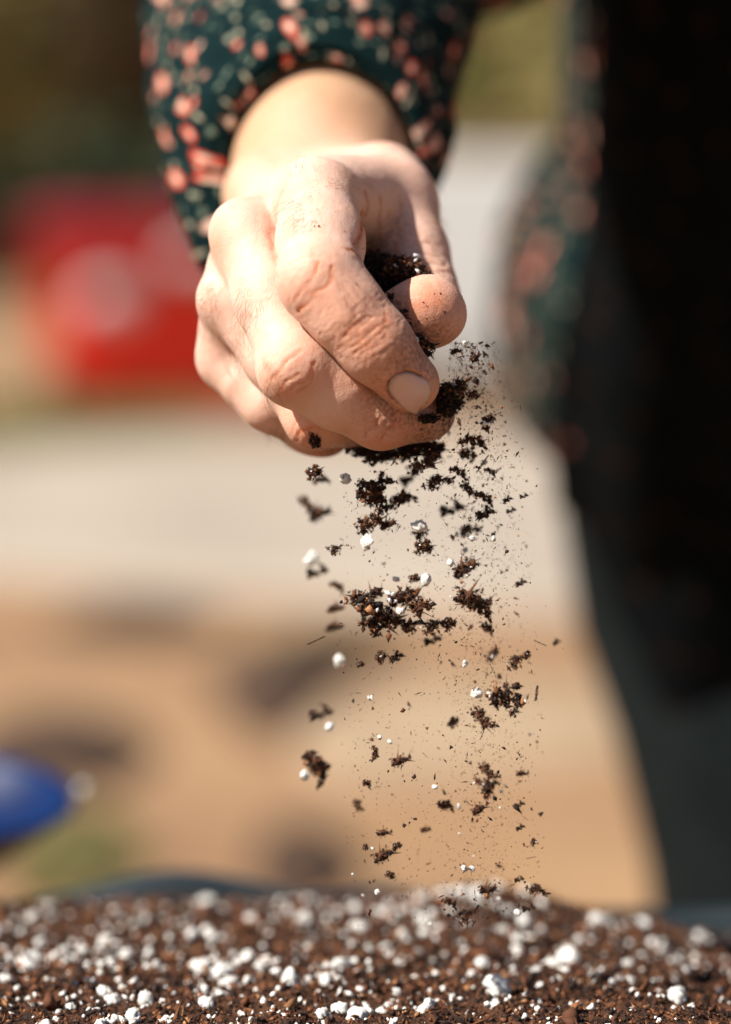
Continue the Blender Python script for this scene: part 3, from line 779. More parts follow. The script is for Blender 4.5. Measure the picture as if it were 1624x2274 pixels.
link('trousers', mk_mesh('trousers', v-np.array(person.location), f, smooth=True), M['trouser'], person)['label'] = 'dark grey trousers'
for sx in (-1, 1):
    v, f = loft([((.335+sx*.10, 1.64-.30*t, .012+h), (a, 0, 0), (0, 0, h+.01)) for t, a, h in ((0, .01, .02), (.03, .035, .04), (.3, .04, .05), (.6, .048, .04), (.9, .044, .026), (1, .01, .012))], 24)
    link('shoe', mk_mesh('shoe', v-np.array(person.location), f, smooth=True), M['tyre'], person)
v, f = loft(tube_rings([sl-np.array((.09, 0, 0)), sl, (.575, 1.20, 1.12), (.565, 1.18, 1.0)], [.07, .085, .072, .066], up=(0, 1, 0)), 48)
uvs = np.stack([np.tile(np.linspace(0, 400, 48), 4), v[:, 2]*1000, v[:, 0]*0], 1)
s2 = link('sleeve', mk_mesh('sleeve', v-np.array(person.location), f, smooth=True, uv3=uvs), M['floral'], person)
def blob_cap():
    th = np.linspace(0, 2*np.pi, 32, endpoint=False); rows = []
    for z, a, b in ((1.70, .075, .088), (1.76, .087, .108), (1.82, .082, .102), (1.87, .055, .07), (1.885, .01, .012)):
        rows.append(np.stack([.30+np.cos(th)*a, 1.535+np.sin(th)*b+.012, np.full(32, z)], 1))
    return np.vstack(rows), grid_faces(32, 5, True)
v, f = blob_cap(); hh = link('hair', mk_mesh('head_hair', lean(v-np.array((0, .02, 0)))-np.array(person.location), f, smooth=True), M['hair'], person); hh['kind'] = 'stuff'

# ================================================================== SOIL
BROWN = np.array([(0.016, 0.008, 0.005), (0.030, 0.013, 0.007), (0.085, 0.030, 0.013), (0.16, 0.058, 0.022), (0.30, 0.14, 0.06)])
def crumb_cloud(pos, size, g2, fibre=0.25, probs=(.36, .27, .20, .13, .04), tilt=None):
    """many small irregular crumbs and fibres as one triangle soup: verts, faces, colours"""
    n = len(pos)
    octa = np.array([(1, 0, 0), (-1, 0, 0), (0, 1, 0), (0, -1, 0), (0, 0, 1), (0, 0, -1)], float)
    of = np.array([(0, 2, 4), (2, 1, 4), (1, 3, 4), (3, 0, 4), (2, 0, 5), (1, 2, 5), (3, 1, 5), (0, 3, 5)])
    T = octa[None]*(1+.45*g2.normal(size=(n, 6, 1))).clip(.3, 1.8)+.22*g2.normal(size=(n, 6, 3))
    sc = np.exp(g2.normal(size=(n, 3))*.3)
    fb = g2.random(n) < fibre
    sc[fb] *= np.array((2.1, .42, .38))
    T = T*sc[:, None]*np.asarray(size).reshape(-1, 1, 1)
    T = np.einsum('nij,nkj->nki', rotmats(n, g2), T)+pos[:, None]
    F = (of[None]+(np.arange(n)*6)[:, None, None]).reshape(-1, 3)
    ci = g2.choice(5, n, p=probs); c = BROWN[ci]*np.exp(g2.normal(size=(n, 1))*.25)
    return T.reshape(-1, 3), F, np.repeat(c, 6, 0)

def clump_template(seed, n=460, elong=(1, .8, .8), loose=.35, warm=0.0, whites=3):
    """a porous lump of peat about 1 unit in radius: walk of small lobes covered with crumbs and fibres"""
    g2 = np.random.default_rng(seed)
    lobes = [np.zeros(3)]; lr = [g2.uniform(.3, .5)]
    for k in range(g2.integers(11, 18)):
        b = lobes[g2.integers(max(0, len(lobes)-4), len(lobes))]; d = g2.normal(size=3); d /= np.linalg.norm(d)
        r = g2.uniform(.08, .30); lobes.append((b+d*g2.uniform(.22, .42)*np.array(elong))*np.array((1, 1, 1))); lr.append(r)
    lobes = np.array(lobes); lobes -= (lobes.max(0)+lobes.min(0))/2; lobes /= max(.6, np.abs(lobes).max()*1.15); lr = np.array(lr)
    pk = g2.choice(len(lobes), n, p=lr**1.6/(lr**1.6).sum()); d = g2.normal(size=(n, 3)); d /= np.linalg.norm(d, axis=1)[:, None]
    pos = lobes[pk]+d*(lr[pk]*g2.uniform(.1, 1.0+loose*.35, n))[:, None]
    size = .030*np.exp(np.abs(g2.normal(size=n))*.75).clip(1, 6)
    p = np.array((.36-.22*warm, .26-.05*warm, .20+.1*warm, .14+.12*warm, .04+.06*warm)); p /= p.sum()
    V, F, C = crumb_cloud(pos, size, g2, .25, p)
    if whites:
        w = g2.normal(size=(whites, 3)); w /= np.linalg.norm(w, axis=1)[:, None]; wp = lobes[g2.choice(len(lobes), whites)]+w*.5
        v2, f2, c2 = crumb_cloud(wp, g2.uniform(.08, .16, whites), g2, 0); V, F, C = np.vstack([V, v2]), np.vstack([F, f2+len(V)]), np.vstack([C, c2*0+.8])
    return mk_mesh('soil_clump', V, F, col=C)

def grain_mesh(seed, sub=3):
    import bmesh
    g2 = np.random.default_rng(seed); bm = bmesh.new(); bmesh.ops.create_icosphere(bm, subdivisions=sub, radius=1)
    V = np.array([v.co for v in bm.verts]); o = g2.uniform(0, 50, 3); st = g2.uniform(.7, 1.25, 3)
    r = 1+.42*fbm(V*1.2+o, 3, seed)-.50*np.abs(vnoise(V*2.1+o, seed+3)) + .16*vnoise(V*5+o, seed+5)
    V = V*r[:, None]*st
    for v, c in zip(bm.verts, V): v.co = c
    me = bpy.data.meshes.new('perlite_grain'); bm.to_mesh(me); bm.free()
    for p in me.polygons: p.use_smooth = True
    me.materials.append(M['perlite']); return me

# ---- the mound of soil
def soil_h(x, y):
    """height of the soil bed (world m) at world x,y arrays"""
    base = 0.8665
    h = base + 0.007*np.exp(-((x-.055)/.05)**2-((y-.95)/.07)**2) - .065*(y-.8) - .16*np.maximum(0, x-.045)*np.clip((y-.75)*5, 0, 1)
    h = h - .020*np.clip((y-.93)/.10, 0, 1) - .0015*np.clip((y-.82)/.05, 0, 1)
    q = np.stack([x*38, y*38, 0*x], -1); h = h+.0042*fbm(q, 4, 51)
    q = np.stack([x*240, y*240, 0*x], -1); h = h+.0026*fbm(q, 3, 52); q = np.stack([x*700, y*700, 0*x], -1); h = h+.0008*vnoise(q, 53)
    return h
TC = (0.0, .86)      # centre of the tray
TRX, TRY = .27, .185
def in_tray(x, y, m=1.0): return ((x-TC[0])/(TRX*m))**4+((y-TC[1])/(TRY*m))**4 < 1
nx, ny = 420, 300
gx, gy = np.meshgrid(np.linspace(-.26, .26, nx), np.linspace(.68, 1.04, ny))
# pull the square grid inside the tray outline
sx_ = (gx-TC[0])/.26; sy_ = (gy-TC[1])/.18; m4 = np.maximum(np.abs(sx_), np.abs(sy_))/np.maximum((sx_**4+sy_**4)**.25, 1e-6)
gx = TC[0]+sx_*m4*(TRX-.005); gy = TC[1]+sy_*m4*(TRY-.004)
Vb = np.stack([gx, gy, soil_h(gx, gy)], -1).reshape(-1, 3)
soil_bed = link('soil', mk_mesh('soil', Vb, grid_faces(nx, ny), smooth=True), M['soil_bed'])
tag(soil_bed, 'dark brown peat potting soil heaped up in the wide tray under the hand', 'soil', kind='stuff')
# crumbs and fibres over the surface
def bed_crumbs():
    g2 = np.random.default_rng(5); Vs, Fs, Cs = [], [], []; off = 0
    for n, y0, y1, s0, s1, fib in ((46000, .68, .83, .00022, .0008, .45), (20000, .80, .93, .0004, .0012, .4), (10000, .90, 1.04, .0007, .0018, .3), (1300, .70, 1.0, .0009, .0024, .7)):
        x = g2.uniform(-.22, .22, n); y = g2.uniform(y0, y1, n)
        k = in_tray(x, y, .98) & (np.abs(x) < .16+.2*(y-.75)); x, y = x[k], y[k]; s = g2.uniform(s0, s1, len(x))
        pos = np.stack([x, y, soil_h(x, y)+s*g2.uniform(-.3, 1.1, len(x))], 1)
        v, f, c = crumb_cloud(pos, s, g2, fib, (.24, .24, .25, .20, .07)); Vs.append(v); Fs.append(f+off); Cs.append(c); off += len(v)
    return mk_mesh('soil_crumbs', np.vstack(Vs), np.vstack(Fs), col=np.vstack(Cs))
cr = link('soil_crumbs', bed_crumbs(), M['soil'], soil_bed); cr['kind'] = 'stuff'

# ---- tray and table
def tray():
    t = empty('nursery_tray', (TC[0], TC[1], .748)); t.scale = (1, 1, .75); tag(t, 'wide black plastic tub filled with potting soil, its rim showing behind the mound', 'tub')
    th = np.linspace(0, 2*np.pi, 160, endpoint=False)
    def ring(s, z, amp=0): 
        c, sn = np.cos(th), np.sin(th); k = 1/(c**4+sn**4)**.25
        return np.stack([c*k*(TRX+s), sn*k*(TRY+s), np.full(160, z)+((.022*np.exp(-((c*k*TRX+.075)/.05)**2)+.012*np.exp(-((c*k*TRX-.01)/.02)**2)+.010*np.exp(-((c*k*TRX-.2)/.05)**2))*(sn > 0) if z > .05 else 0)], 1)
    rows = [ring(-.03, .004), ring(-.025, 0.0), ring(.0, .092), ring(.002, .093)]
    link('wall', mk_mesh('tray_wall', np.vstack(rows+[ring(-.003, .091), ring(-.03, .006)]), grid_faces(160, 6, True), smooth=False), M['black_plastic'], t)
    rows = [ring(-.003, .088), ring(-.004, .098), ring(-.001, .101), ring(.010, .101), ring(.013, .097), ring(.012, .084), ring(.010, .084), ring(.010, .094), ring(.001, .095)]
    link('rim', mk_mesh('tray_rim', np.vstack(rows), grid_faces(160, 9, True), smooth=False), M['black_plastic'], t)
    V = ring(-.03, .004); me = bpy.data.meshes.new('tray_floor'); me.from_pydata([tuple(p) for p in V], [], [tuple(range(160))]); link('floor', me, M['black_plastic'], t)
tray()

def box_me(name, sx, sy, sz, bev=.0):
    import bmesh
    bm = bmesh.new(); bmesh.ops.create_cube(bm, size=1)
    for v in bm.verts: v.co = Vector((v.co.x*sx, v.co.y*sy, v.co.z*sz))
    if bev: bmesh.ops.bevel(bm, geom=bm.edges[:]+bm.verts[:], offset=bev, segments=2, affect='EDGES', profile=.5)
    me = bpy.data.meshes.new(name); bm.to_mesh(me); bm.free(); return me
def table():
    t = empty('work_table', (0, .80, 0)); tag(t, 'weathered wooden potting table under the black tub of soil', 'table')
    pl = box_me('plank', 1.5, .118, .03, .003)
    for k in range(4): link('plank', pl, M['wood'], t, (-.1, -.185+k*.121, .733))
    lg = box_me('leg', .06, .06, .70, .004)
    for sx in (-.75, .55):
        for sy in (-.17, .17): link('leg', lg, M['wood'], t, (sx, sy, .35))
    ap = box_me('apron_board', 1.24, .025, .09, .003)
    for sy in (-.17, .17): link('apron_board', ap, M['wood'], t, (-.1, sy, .672))
table()

# ---- perlite grains lying on the bed
PG = [grain_mesh(k+1) for k in range(8)]
def perlite_bed():
    g2 = np.random.default_rng(23); made = []
    tries = 0
    cl = g2.uniform((-.14, .72), (.15, 1.0), size=(26, 2))
    while len(made) < 290 and tries < 9000:
        tries += 1
        big = len(made) < 150
        if g2.random() < .68: c = cl[g2.integers(26)]; x, y = c+g2.normal(size=2)*.009
        else: x, y = g2.uniform(-.16, .165), g2.uniform(.715, 1.03)
        if not in_tray(x, y, .95): continue
        # seen by the camera?
        if abs(x) > (812+25)/FPX*math.hypot(y, .25)*1.02: continue
        if x > .05 and g2.random() < .50+1.5*x: continue
        if y < .76 and big and g2.random() < .5: continue
        r = g2.uniform(.0021, .0046) if big else g2.uniform(.0011, .0022)
        if len(made) < 16: r = g2.uniform(.0036, .0052)
        r *= (.85 if y < .8 else 1)
        if any((x-a)**2+(y-b)**2 < (.75*(r+c))**2 for a, b, c in made): continue
        made.append((x, y, r))
    xs = np.array(made); zs = soil_h(xs[:, 0], xs[:, 1])
    bins = {}
    for (x, y, r), z in zip(made, zs):
        xi = x/y*.8; side = 'far left' if xi < -.07 else ('left' if xi < -.025 else ('middle' if xi < .025 else ('right' if xi < .07 else 'far right')))
        dep = 'sharp front' if y < .775 else ('front half' if y < .85 else ('blurred back half' if y < .93 else 'blurred far edge'))
        sz = 'large' if r > .0034 else ('mid-sized' if r > .002 else 'small')
        bins.setdefault((sz, dep, side), []).append((x, y, r, z))
    for (sz, dep, side), L in bins.items():
        L.sort(key=lambda a: a[0]/a[1])
        for i, (x, y, r, z) in enumerate(L):
            o = link('perlite_grain', PG[g2.integers(8)], None, None, (x, y, z+r*.12), tuple(g2.uniform(0, 6.28, 3)))
            o.scale = (r, r*g2.uniform(.7, 1.1), r*g2.uniform(.65, 1))
            ords = ('leftmost', 'second from the left', 'third from the left', 'fourth from the left', 'fifth from the left', 'sixth from the left', 'seventh from the left', 'eighth from the left')
            if len(L) == 1: lb = f'only {sz} white perlite grain on the {dep} of the soil, {side}'
            elif len(L) <= 9: lb = (ords[i] if i < len(L)-1 else 'rightmost')+f' of the {sz} perlite grains, {dep} of soil, {side}'
            else: lb = f'{sz} white perlite grain at the {side} of the {dep} of the soil'
            tag(o, lb, 'perlite', f'{sz} perlite grains, {side} of the {dep}')
perlite_bed()
def perlite_mids():
    g2 = np.random.default_rng(31); n = 1150; y = g2.uniform(.70, 1.02, n); x = g2.uniform(-.2, .2, n)*y/.9; k = in_tray(x, y, .95) & (g2.random(n) < np.where(x > .05, .45, .9)); x, y = x[k], y[k]; m = len(x)
    s_ = g2.uniform(.0007, .0017, m)*np.where(y < .8, .75, np.where(y > .86, 1.35, 1)); bases = [np.array([v.co for v in grain_mesh(60+i, 2).vertices]) for i in range(6)]; F0 = np.array([list(p.vertices) for p in grain_mesh(60, 2).polygons])
    B_ = np.stack(bases)[g2.integers(0, 6, m)]*s_[:, None, None]; P = np.stack([x, y, soil_h(x, y)+s_*.3], 1)
    V = np.einsum('nij,nkj->nki', rotmats(m, g2), B_)+P[:, None]; nv = V.shape[1]
    o = link('small_perlite', mk_mesh('small_perlite', V.reshape(-1, 3), (F0[None]+(np.arange(m)*nv)[:, None, None]).reshape(-1, 3), smooth=True), M['perlite'], soil_bed); o['kind'] = 'stuff'
perlite_mids()
def perlite_bits():
    g2 = np.random.default_rng(29); n = 2400
    x = g2.uniform(-.2, .2, n); y = g2.uniform(.69, 1.03, n); k = in_tray(x, y, .96) & (np.abs(x) < .19*y/.8) & (g2.random(n) < np.where(x > .06, .6, 1)); x, y = x[k], y[k]; s = g2.uniform(.00035, .0011, len(x))
    v, f, c = crumb_cloud(np.stack([x, y, soil_h(x, y)+s*.8], 1), s, g2, 0)
    o = link('perlite_dust', mk_mesh('perlite_dust', v, f), M['perlite'], soil_bed); o['kind'] = 'stuff'
perlite_bits()

# ---- soil held in the hand
CT = [clump_template(100+k, n=520, elong=e, loose=l, warm=w, whites=wh) for k, (e, l, w, wh) in enumerate(
     (((1, 1, 1), .3, 0, 3), ((1.3, .8, .7), .6, .3, 2), ((.8, 1.4, .8), .6, 0, 0), ((1.5, .6, .6), .8, .6, 1), ((1, .9, 1), .2, .1, 4), ((.7, 1.5, .7), 1.0, .4, 0), ((1.2, 1.0, .8), .9, .8, 0), ((1, 1, 1), .1, -.5, 0)))]
for m_ in CT: m_.materials.append(M['soil'])

def handful():
    g2 = np.random.default_rng(77); Vs, Fs, Cs = [], [], []; off = 0
    def lump(px, py, z, r, n, s=(.28, .85), probs=(.30, .26, .24, .15, .05), flat=(1, 1, 1), wh=0):
        nonlocal off
        c = P3(px, py, z); d = g2.normal(size=(n, 3)); d /= np.linalg.norm(d, axis=1)[:, None]
        pos = c+d*(g2.random(n)**.4*r)[:, None]*np.array(flat)
        v, f, cc = crumb_cloud(pos, g2.uniform(s[0], s[1], n), g2, .35, probs)
        Vs.append(v); Fs.append(f+off); Cs.append(cc); off += len(v)
        if wh:
            w = c+g2.normal(size=(wh, 3))*r*.45*np.array(flat)+np.array((0, 1, 2))
            v, f, cc = crumb_cloud(w, g2.uniform(.5, 1.1, wh), g2, 0); Vs.append(v); Fs.append(f+off); Cs.append(cc*0+.75); off += len(v)
    lump(895, 600, -10, 7.5, 900, flat=(1, .62, 1), wh=14, probs=(.18, .24, .28, .22, .08)); lump(935, 610, -6, 3.2, 120, flat=(1, .6, 1), wh=2)
    lump(845, 640, -16, 11, 900, probs=(.6, .3, .08, .02, 0)); lump(838, 600, -26, 7, 400, probs=(.6, .3, .08, .02, 0))
    lump(870, 680, 6, 4, 160, flat=(.6, 1.2, 1)); lump(888, 703, 14, 2.4, 90, probs=(.4, .3, .2, .08, .02)); lump(930, 757, 14, 2.6, 80, wh=1)
    lump(945, 775, 12, 2.6, 90); lump(908, 735, 12, 2.0, 50)
    lump(985, 878, 2, 3.8, 300, s=(.3, .8), probs=(.6, .3, .08, .02, 0)); lump(1000, 890, -4, 4.6, 300, s=(.3, .8), probs=(.6, .3, .08, .02, 0)); lump(950, 930, 7, 3.0, 160, s=(.25, .7), flat=(1.5, .5, .6), probs=(.6, .3, .1, 0, 0))
    lump(990, 910, 2, 3.6, 160, s=(.25, .7), flat=(1, .6, 1), probs=(.6, .3, .1, 0, 0))
    for x in (790, 815, 840, 870, 905, 935): lump(x, 996+6*math.sin(x), -18, 3.6, 170, probs=(.6, .32, .08, 0, 0))
    lump(830, 1015, -12, 3.2, 90, probs=(.6, .3, .1, 0, 0)); lump(860, 1008, -14, 2.2, 60, probs=(.6, .3, .1, 0, 0)); lump(965, 1000, -18, 3.2, 150, probs=(.7, .3, 0, 0, 0))
    lump(700, 982, 3, 2.0, 140, s=(.2, .6), probs=(.45, .3, .1, .1, .05)); lump(696, 968, 3, 1.6, 40)
    # flecks on the skin
    pts = [(704, 494), (707, 503), (698, 502), (822, 518), (828, 524), (815, 540), (800, 572), (798, 568), (765, 512), (690, 600), (672, 490), (745, 470), (900, 700), (830, 530)]
    pts += [tuple(p) for p in np.random.default_rng(9).normal(size=(34, 2))*np.array((22, 30))+np.array((825, 560))]
    pts += [tuple(p) for p in np.random.default_rng(10).normal(size=(26, 2))*np.array((30, 26))+np.array((970, 700))]
    pts += [tuple(p) for p in np.random.default_rng(11).normal(size=(40, 2))*np.array((40, 30))+np.array((900, 840))]
    q = trace(pts); ok = q[:, 2] > -60; q = q[ok]+grad(q[ok])*.1; sz = g2.uniform(.1, .26, len(q)); sz[:3] = (.7, .55, .4)
    v, f, cc = crumb_cloud(q, sz, g2, .3, (.5, .3, .2, 0, 0)); Vs.append(v); Fs.append(f+off); Cs.append(cc); off += len(v)
    o = link('soil_handful', mk_mesh('soil_handful', h2w(np.vstack(Vs)), np.vstack(Fs), col=np.vstack(Cs)), M['soil'])
    tag(o, 'dark peat soil with white specks held in the closed hand and spilling out under its fingertips', 'soil', kind='stuff')
handful()

# ---- falling clumps: (x, y, radius in picture units, template, z mm, roll deg, label)
FALL = [
 (700, 1048, 24, 3, 0, 10, 'ragged brown soil clump nearest under the little finger'),
 (768, 1062, 14, 'w', 0, 0, 'white perlite grain with dark crumbs, just below the little fingertip'),
 (716, 1068, 14, 2, -30, 40, 'blurred little black crumb below the ragged brown clump under the little finger'),
 (850, 1068, 25, 7, 0, 0, 'solid black soil lump directly below the middle finger'),
 (812, 1075, 15, 6, 0, 30, 'reddish fibrous lump left of the solid black lump'),
 (828, 1110, 32, 2, 0, 15, 'long dark clump hanging below the solid black lump'),
 (822, 1158, 28, 6, 0, 80, 'rusty brown clump above the knobbly perlite grain'),
 (862, 1165, 18, 5, 0, 10, 'brown crumbly clump right of the rusty clump'),
 (815, 1205, 20, 'w', 0, 0, 'knobbly white perlite grain with brown peat clinging to it, left of centre of the fall'),
 (932, 1168, 22, 'w', 0, 0, 'brightest white perlite grain high in the middle of the fall'),
 (935, 1188, 14, 1, -6, 0, 'dark crumb hugging the underside of the brightest perlite grain'),
 (944, 1215, 26, 3, 0, -8, 'flat rusty brown clump under the brightest perlite grain'),
 (895, 1112, 24, 2, -10, 55, 'slanting black clump between the long dark clump and the bright perlite grain'),
 (940, 1030, 24, 6, 0, 60, 'rust coloured clump with a pale root, below the index fingertip'),
 (912, 1052, 20, 7, -35, 30, 'blurred black lump left of the rust clump below the index fingertip'),
 (972, 1072, 22, 1, 0, 0, 'reddish clump right of the blurred black lump'),
 (968, 998, 22, 7, -18, 0, 'round black lump touching the underside of the middle fingertip'),
 (1080, 942, 20, 4, 0, 0, 'dark clump flecked with white, level with the middle fingertip'),
 (1055, 985, 22, 2, 0, 20, 'black clump just below the white flecked one beside the hand'),
 (1040, 1010, 18, 0, -8, 0, 'black lump at the right of the fall just under hand height'),
 (1025, 860, 24, 1, 0, 0, 'big black crumbly clump beside the index fingertip'),
 (1052, 878, 18, 3, 0, 0, 'black clump with an orange root tip beside the index fingernail'),
 (1012, 780, 12, 5, 0, 0, 'highest small black clump, falling from the thumb tip'),
 (1020, 1052, 16, 2, 0, 0, 'black clump beneath the twig high at the right of the fall'),
 (1010, 1126, 20, 7, -22, 0, 'blurred black lump in the upper right of the fall'),
 (1040, 1085, 15, 6, 0, 0, 'reddish clump beside a white speck in the upper right of the fall'),
 (1078, 1110, 17, 2, 0, 0, 'dark upright clump above the round black ball'),
 (1082, 1136, 17, 7, 0, 0, 'round black ball at the upper right of the fall'),
 (1040, 1180, 18, 1, -15, 0, 'dark blurred crumb cluster right of the flat rusty clump'),
 (1090, 1050, 11, 2, 0, 0, 'small black crumb below the bigger black lumps at the right of the hand'),
 (1130, 1107, 9, 7, 0, 0, 'grey black chip on the right edge of the upper fall'),
 (1138, 1132, 8, 7, -6, 0, 'round black crumb on the right edge, below the grey chip'),
 (1166, 1100, 7, 7, 0, 0, 'tiny lone black crumb farthest right of the upper fall'),
 (682, 1118, 17, 6, -45, 0, 'blurred brown clump leftmost in the upper fall'),
 (708, 1142, 24, 5, -45, 10, 'larger blurred brown clump beside the leftmost one'),
 (692, 1240, 19, 'w', -45, 0, 'blurred white perlite grain at the left edge of the fall'),
 (710, 1266, 18, 7, -45, 0, 'blurred black lump right under the left edge perlite grain'),
 (745, 1222, 14, 1, 0, 0, 'small sharp brown clump right of the left edge perlite grain'),
 (750, 1305, 14, 2, -40, 0, 'small blurred dark clump left of the biggest clump'),
 (745, 1350, 16, 5, -40, 0, 'blurred brown clump left of the biggest clump'),
 (742, 1390, 17, 5, -50, 0, 'blurred tan fibrous piece below left of the biggest clump'),
 (815, 1345, 42, 0, 0, 0, 'biggest dark clump with white flecks in the middle of the fall'),
 (860, 1385, 42, 1, 0, -20, 'big ragged clump joined to the lower right of the biggest one'),
 (918, 1335, 34, 6, 0, 30, 'rusty clump with a white grain, right of the biggest clump'),
 (873, 1335, 18, 4, 0, 0, 'small dark clump between the biggest clump and the rusty one'),
 (890, 1357, 11, 'w', 10, 0, 'white perlite flake lodged between the big clumps'),
 (945, 1288, 15, 'w', 0, 0, 'white perlite grain in a brown clump above the rusty clump'),
 (922, 1284, 15, 3, 0, 0, 'brown crumb touching the perlite grain above the rusty clump'),
 (880, 1286, 9, 'w', -6, 0, 'small white perlite flake above the gap between the big clumps'),
 (1035, 1262, 28, 5, -5, 20, 'long brown twig of peat high in the right strand'),
 (1045, 1330, 36, 5, 0, -20, 'long ragged brown clump in the middle of the right strand'),
 (1070, 1360, 22, 2, 0, 0, 'brown clump on the lower right of the long ragged clump'),
 (1000, 1385, 20, 3, 0, 25, 'slim brown clump lower left of the long ragged clump'),
 (965, 1392, 20, 1, 0, 10, 'dark clump with a pale speck left of the slim brown clump'),
 (965, 1418, 14, 7, -14, 0, 'small blurred dark lump under the clump with the pale speck'),
 (1082, 1398, 14, 2, -10, 0, 'small bluish black clump right of the slim brown clump'),
 (1160, 1292, 10, 7, -5, 0, 'small black crumb far right at the height of the biggest clump'),
 (755, 1468, 15, 'w', -42, 0, 'blurred round white perlite grain below left of the big clumps'),
 (848, 1458, 20, 3, 0, 30, 'brown fibrous clump left of the round dark ball'),
 (884, 1456, 14, 7, 0, 0, 'round dark ball below the big clumps'),
 (802, 1476, 11, 3, 0, 0, 'small brown crumb below the big clumps, left of the fibrous one'),
 (1033, 1474, 10, 'w', 0, 0, 'white perlite grain on a brown crumb above the big round clump'),
 (1092, 1458, 16, 4, -18, 0, 'blurred brown clump with a white centre, upper right of the big round clump'),
 (1150, 1470, 18, 1, 0, 20, 'dark clump above right of the big round clump'),
 (1172, 1452, 11, 3, 0, 0, 'brown crumb on the right edge above the big round clump'),
 (1238, 1424, 8, 7, -20, 0, 'blurred lone crumb farthest right in the middle of the fall'),
 (1127, 1553, 36, 0, 0, 0, 'big round dark clump low on the right of the fall'),
 (1060, 1540, 15, 'w', 0, 0, 'left one of the two white perlite flakes beside the big round clump'),
 (1087, 1546, 12, 'w', 0, 0, 'right one of the two white perlite flakes beside the big round clump'),
 (1192, 1540, 16, 'f', 0, 82, 'black upright splinter right of the big round clump'),
 (1072, 1595, 22, 6, 0, 0, 'reddish clump below left of the big round clump'),
 (1008, 1603, 16, 3, -14, 40, 'brown curled crumb left of the reddish clump'),
 (720, 1583, 19, 7, -50, 0, 'blurred brown lump above the left perlite grain'),
 (732, 1615, 14, 'w', -30, 0, 'blurred white perlite grain on the left, above the spiky clump'),
 (700, 1707, 33, 2, -28, -25, 'spiky dark clump low on the left of the fall'),
 (676, 1722, 12, 'w', -22, 0, 'white perlite grain stuck to the spiky clump'),
 (830, 1675, 13, 2, 0, -60, 'small dark clump right of the spiky one'),
 (888, 1690, 20, 5, 0, 10, 'brown feathered clump in the lower middle of the fall'),
 (815, 1742, 11, 2, 0, 0, 'small black clump with a spike, lower left of the fall'),
 (795, 1788, 12, 6, -25, 0, 'blurred reddish crumb lower left of the fall'),
 (1085, 1753, 24, 1, -8, -25, 'oblong black clump low on the right of the fall'),
 (1084, 1712, 17, 6, -4, 0, 'red brown clump above the oblong black one'),
 (990, 1792, 17, 2, -10, 20, 'dark clump left of the round white grain low in the fall'),
 (1018, 1792, 8, 'w', -10, 0, 'round white perlite grain low in the fall'),
 (1064, 1798, 18, 5, 0, 30, 'thin brown clump right of the round white grain'),
 (1158, 1718, 12, 5, -8, 0, 'small brown clump at the right edge, level with the red brown one'),
 (1156, 1785, 9, 7, -4, 0, 'small black crumb low on the right edge'),
 (852, 1900, 24, 5, 0, 20, 'dark brown clump with a white flake near the soil'),
 (852, 1850, 14, 5, 0, 0, 'brown crumb just above the clump with the white flake'),
 (884, 1878, 12, 3, 0, 0, 'brown sliver right of the clump with the white flake'),
 (812, 1880, 9, 3, 0, 60, 'brown sliver left of the clump with the white flake'),
 (868, 1944, 13, 3, 0, -40, 'brown sliver sloping down near the soil'),
 (945, 1843, 11, 5, -12, 0, 'blurred brown crumb in the middle near the soil'),
 (1158, 1836, 8, 7, 0, 0, 'black crumb on the right, above the slatted crumb'),
 (1186, 1870, 12, 3, 0, 0, 'flat brown clump low on the right edge'),
 (1156, 1952, 8, 7, 0, 0, 'round black crumb just above the soil at the right'),
 (1192, 1978, 16, 1, 0, -30, 'dark brown clump just above the soil at the right'),
 (1082, 1976, 18, 5, 0, 0, 'brown clump just above the white grains in the soil'),
 (1000, 2008, 14, 2, 0, 0, 'brown clump about to land among the white grains'),
 (1040, 2035, 18, 1, 0, 20, 'dark clump about to land on a large white grain'),
 (1178, 2015, 11, 7, 0, 0, 'black crumb in front of the round blurred white grain'),
 (1150, 2028, 9, 'w', 2, 0, 'small white perlite grain landing at the right'),
 (822, 1550, 8, 'w', 0, 0, 'tiny white perlite grain with a brown tail, left of centre'),
 (866, 1648, 6, 'w', 0, 0, 'tiny white perlite grain on a crumb above the feathered clump'),
 (966, 1748, 7, 'w', 0, 0, 'tiny white perlite grain in the lower middle of the fall'),
 (838, 1981, 8, 'w', 0, 0, 'small white perlite grain just above the soil at the left'),
]
cast = None
def fibre_mesh():
    g2 = np.random.default_rng(4); t = np.linspace(-1, 1, 60); pos = np.stack([t, .08*np.sin(t*2), 0*t], 1)+g2.normal(size=(60, 3))*.05
    v, f, c = crumb_cloud(pos, np.full(60, .11), g2, .2, (.6, .3, .1, 0, 0)); me = mk_mesh('splinter', v, f, col=c); me.materials.append(M['soil']); return me
FM = fibre_mesh()
ginv = random.Random(12)
for (px, py, r, t, z, roll, lb) in FALL:
    D = .8-z/1000; rr = r*D/FPX
    if t == 'w':
        o = link('perlite_grain', PG[ginv.randrange(8)], None, None, W(px, py, D), (ginv.uniform(0, 6), ginv.uniform(0, 6), ginv.uniform(0, 6)))
        o.scale = (rr*.95, rr*.85, rr*.95); tag(o, lb, 'perlite', 'perlite grains falling from the hand')
    else:
        me = FM if t == 'f' else CT[t]
        o = link('wood_splinter' if t == 'f' else 'soil_clump', me, None, None, W(px, py, D), (R(90) if t != 'f' else 0, 0, 0))
        rm = Matrix.Rotation(R(-roll), 4, 'Y') @ (Matrix.Rotation(ginv.uniform(-.7, .7), 4, 'Z') if t != 'f' else Matrix.Identity(4))
        o.rotation_euler = rm.to_euler(); s = rr*(1.0 if t == 'f' else 1.30)
        o.scale = (s, s, s); tag(o, lb, 'splinter' if t == 'f' else 'soil clump', None if t == 'f' else 'clumps of soil falling from the hand')

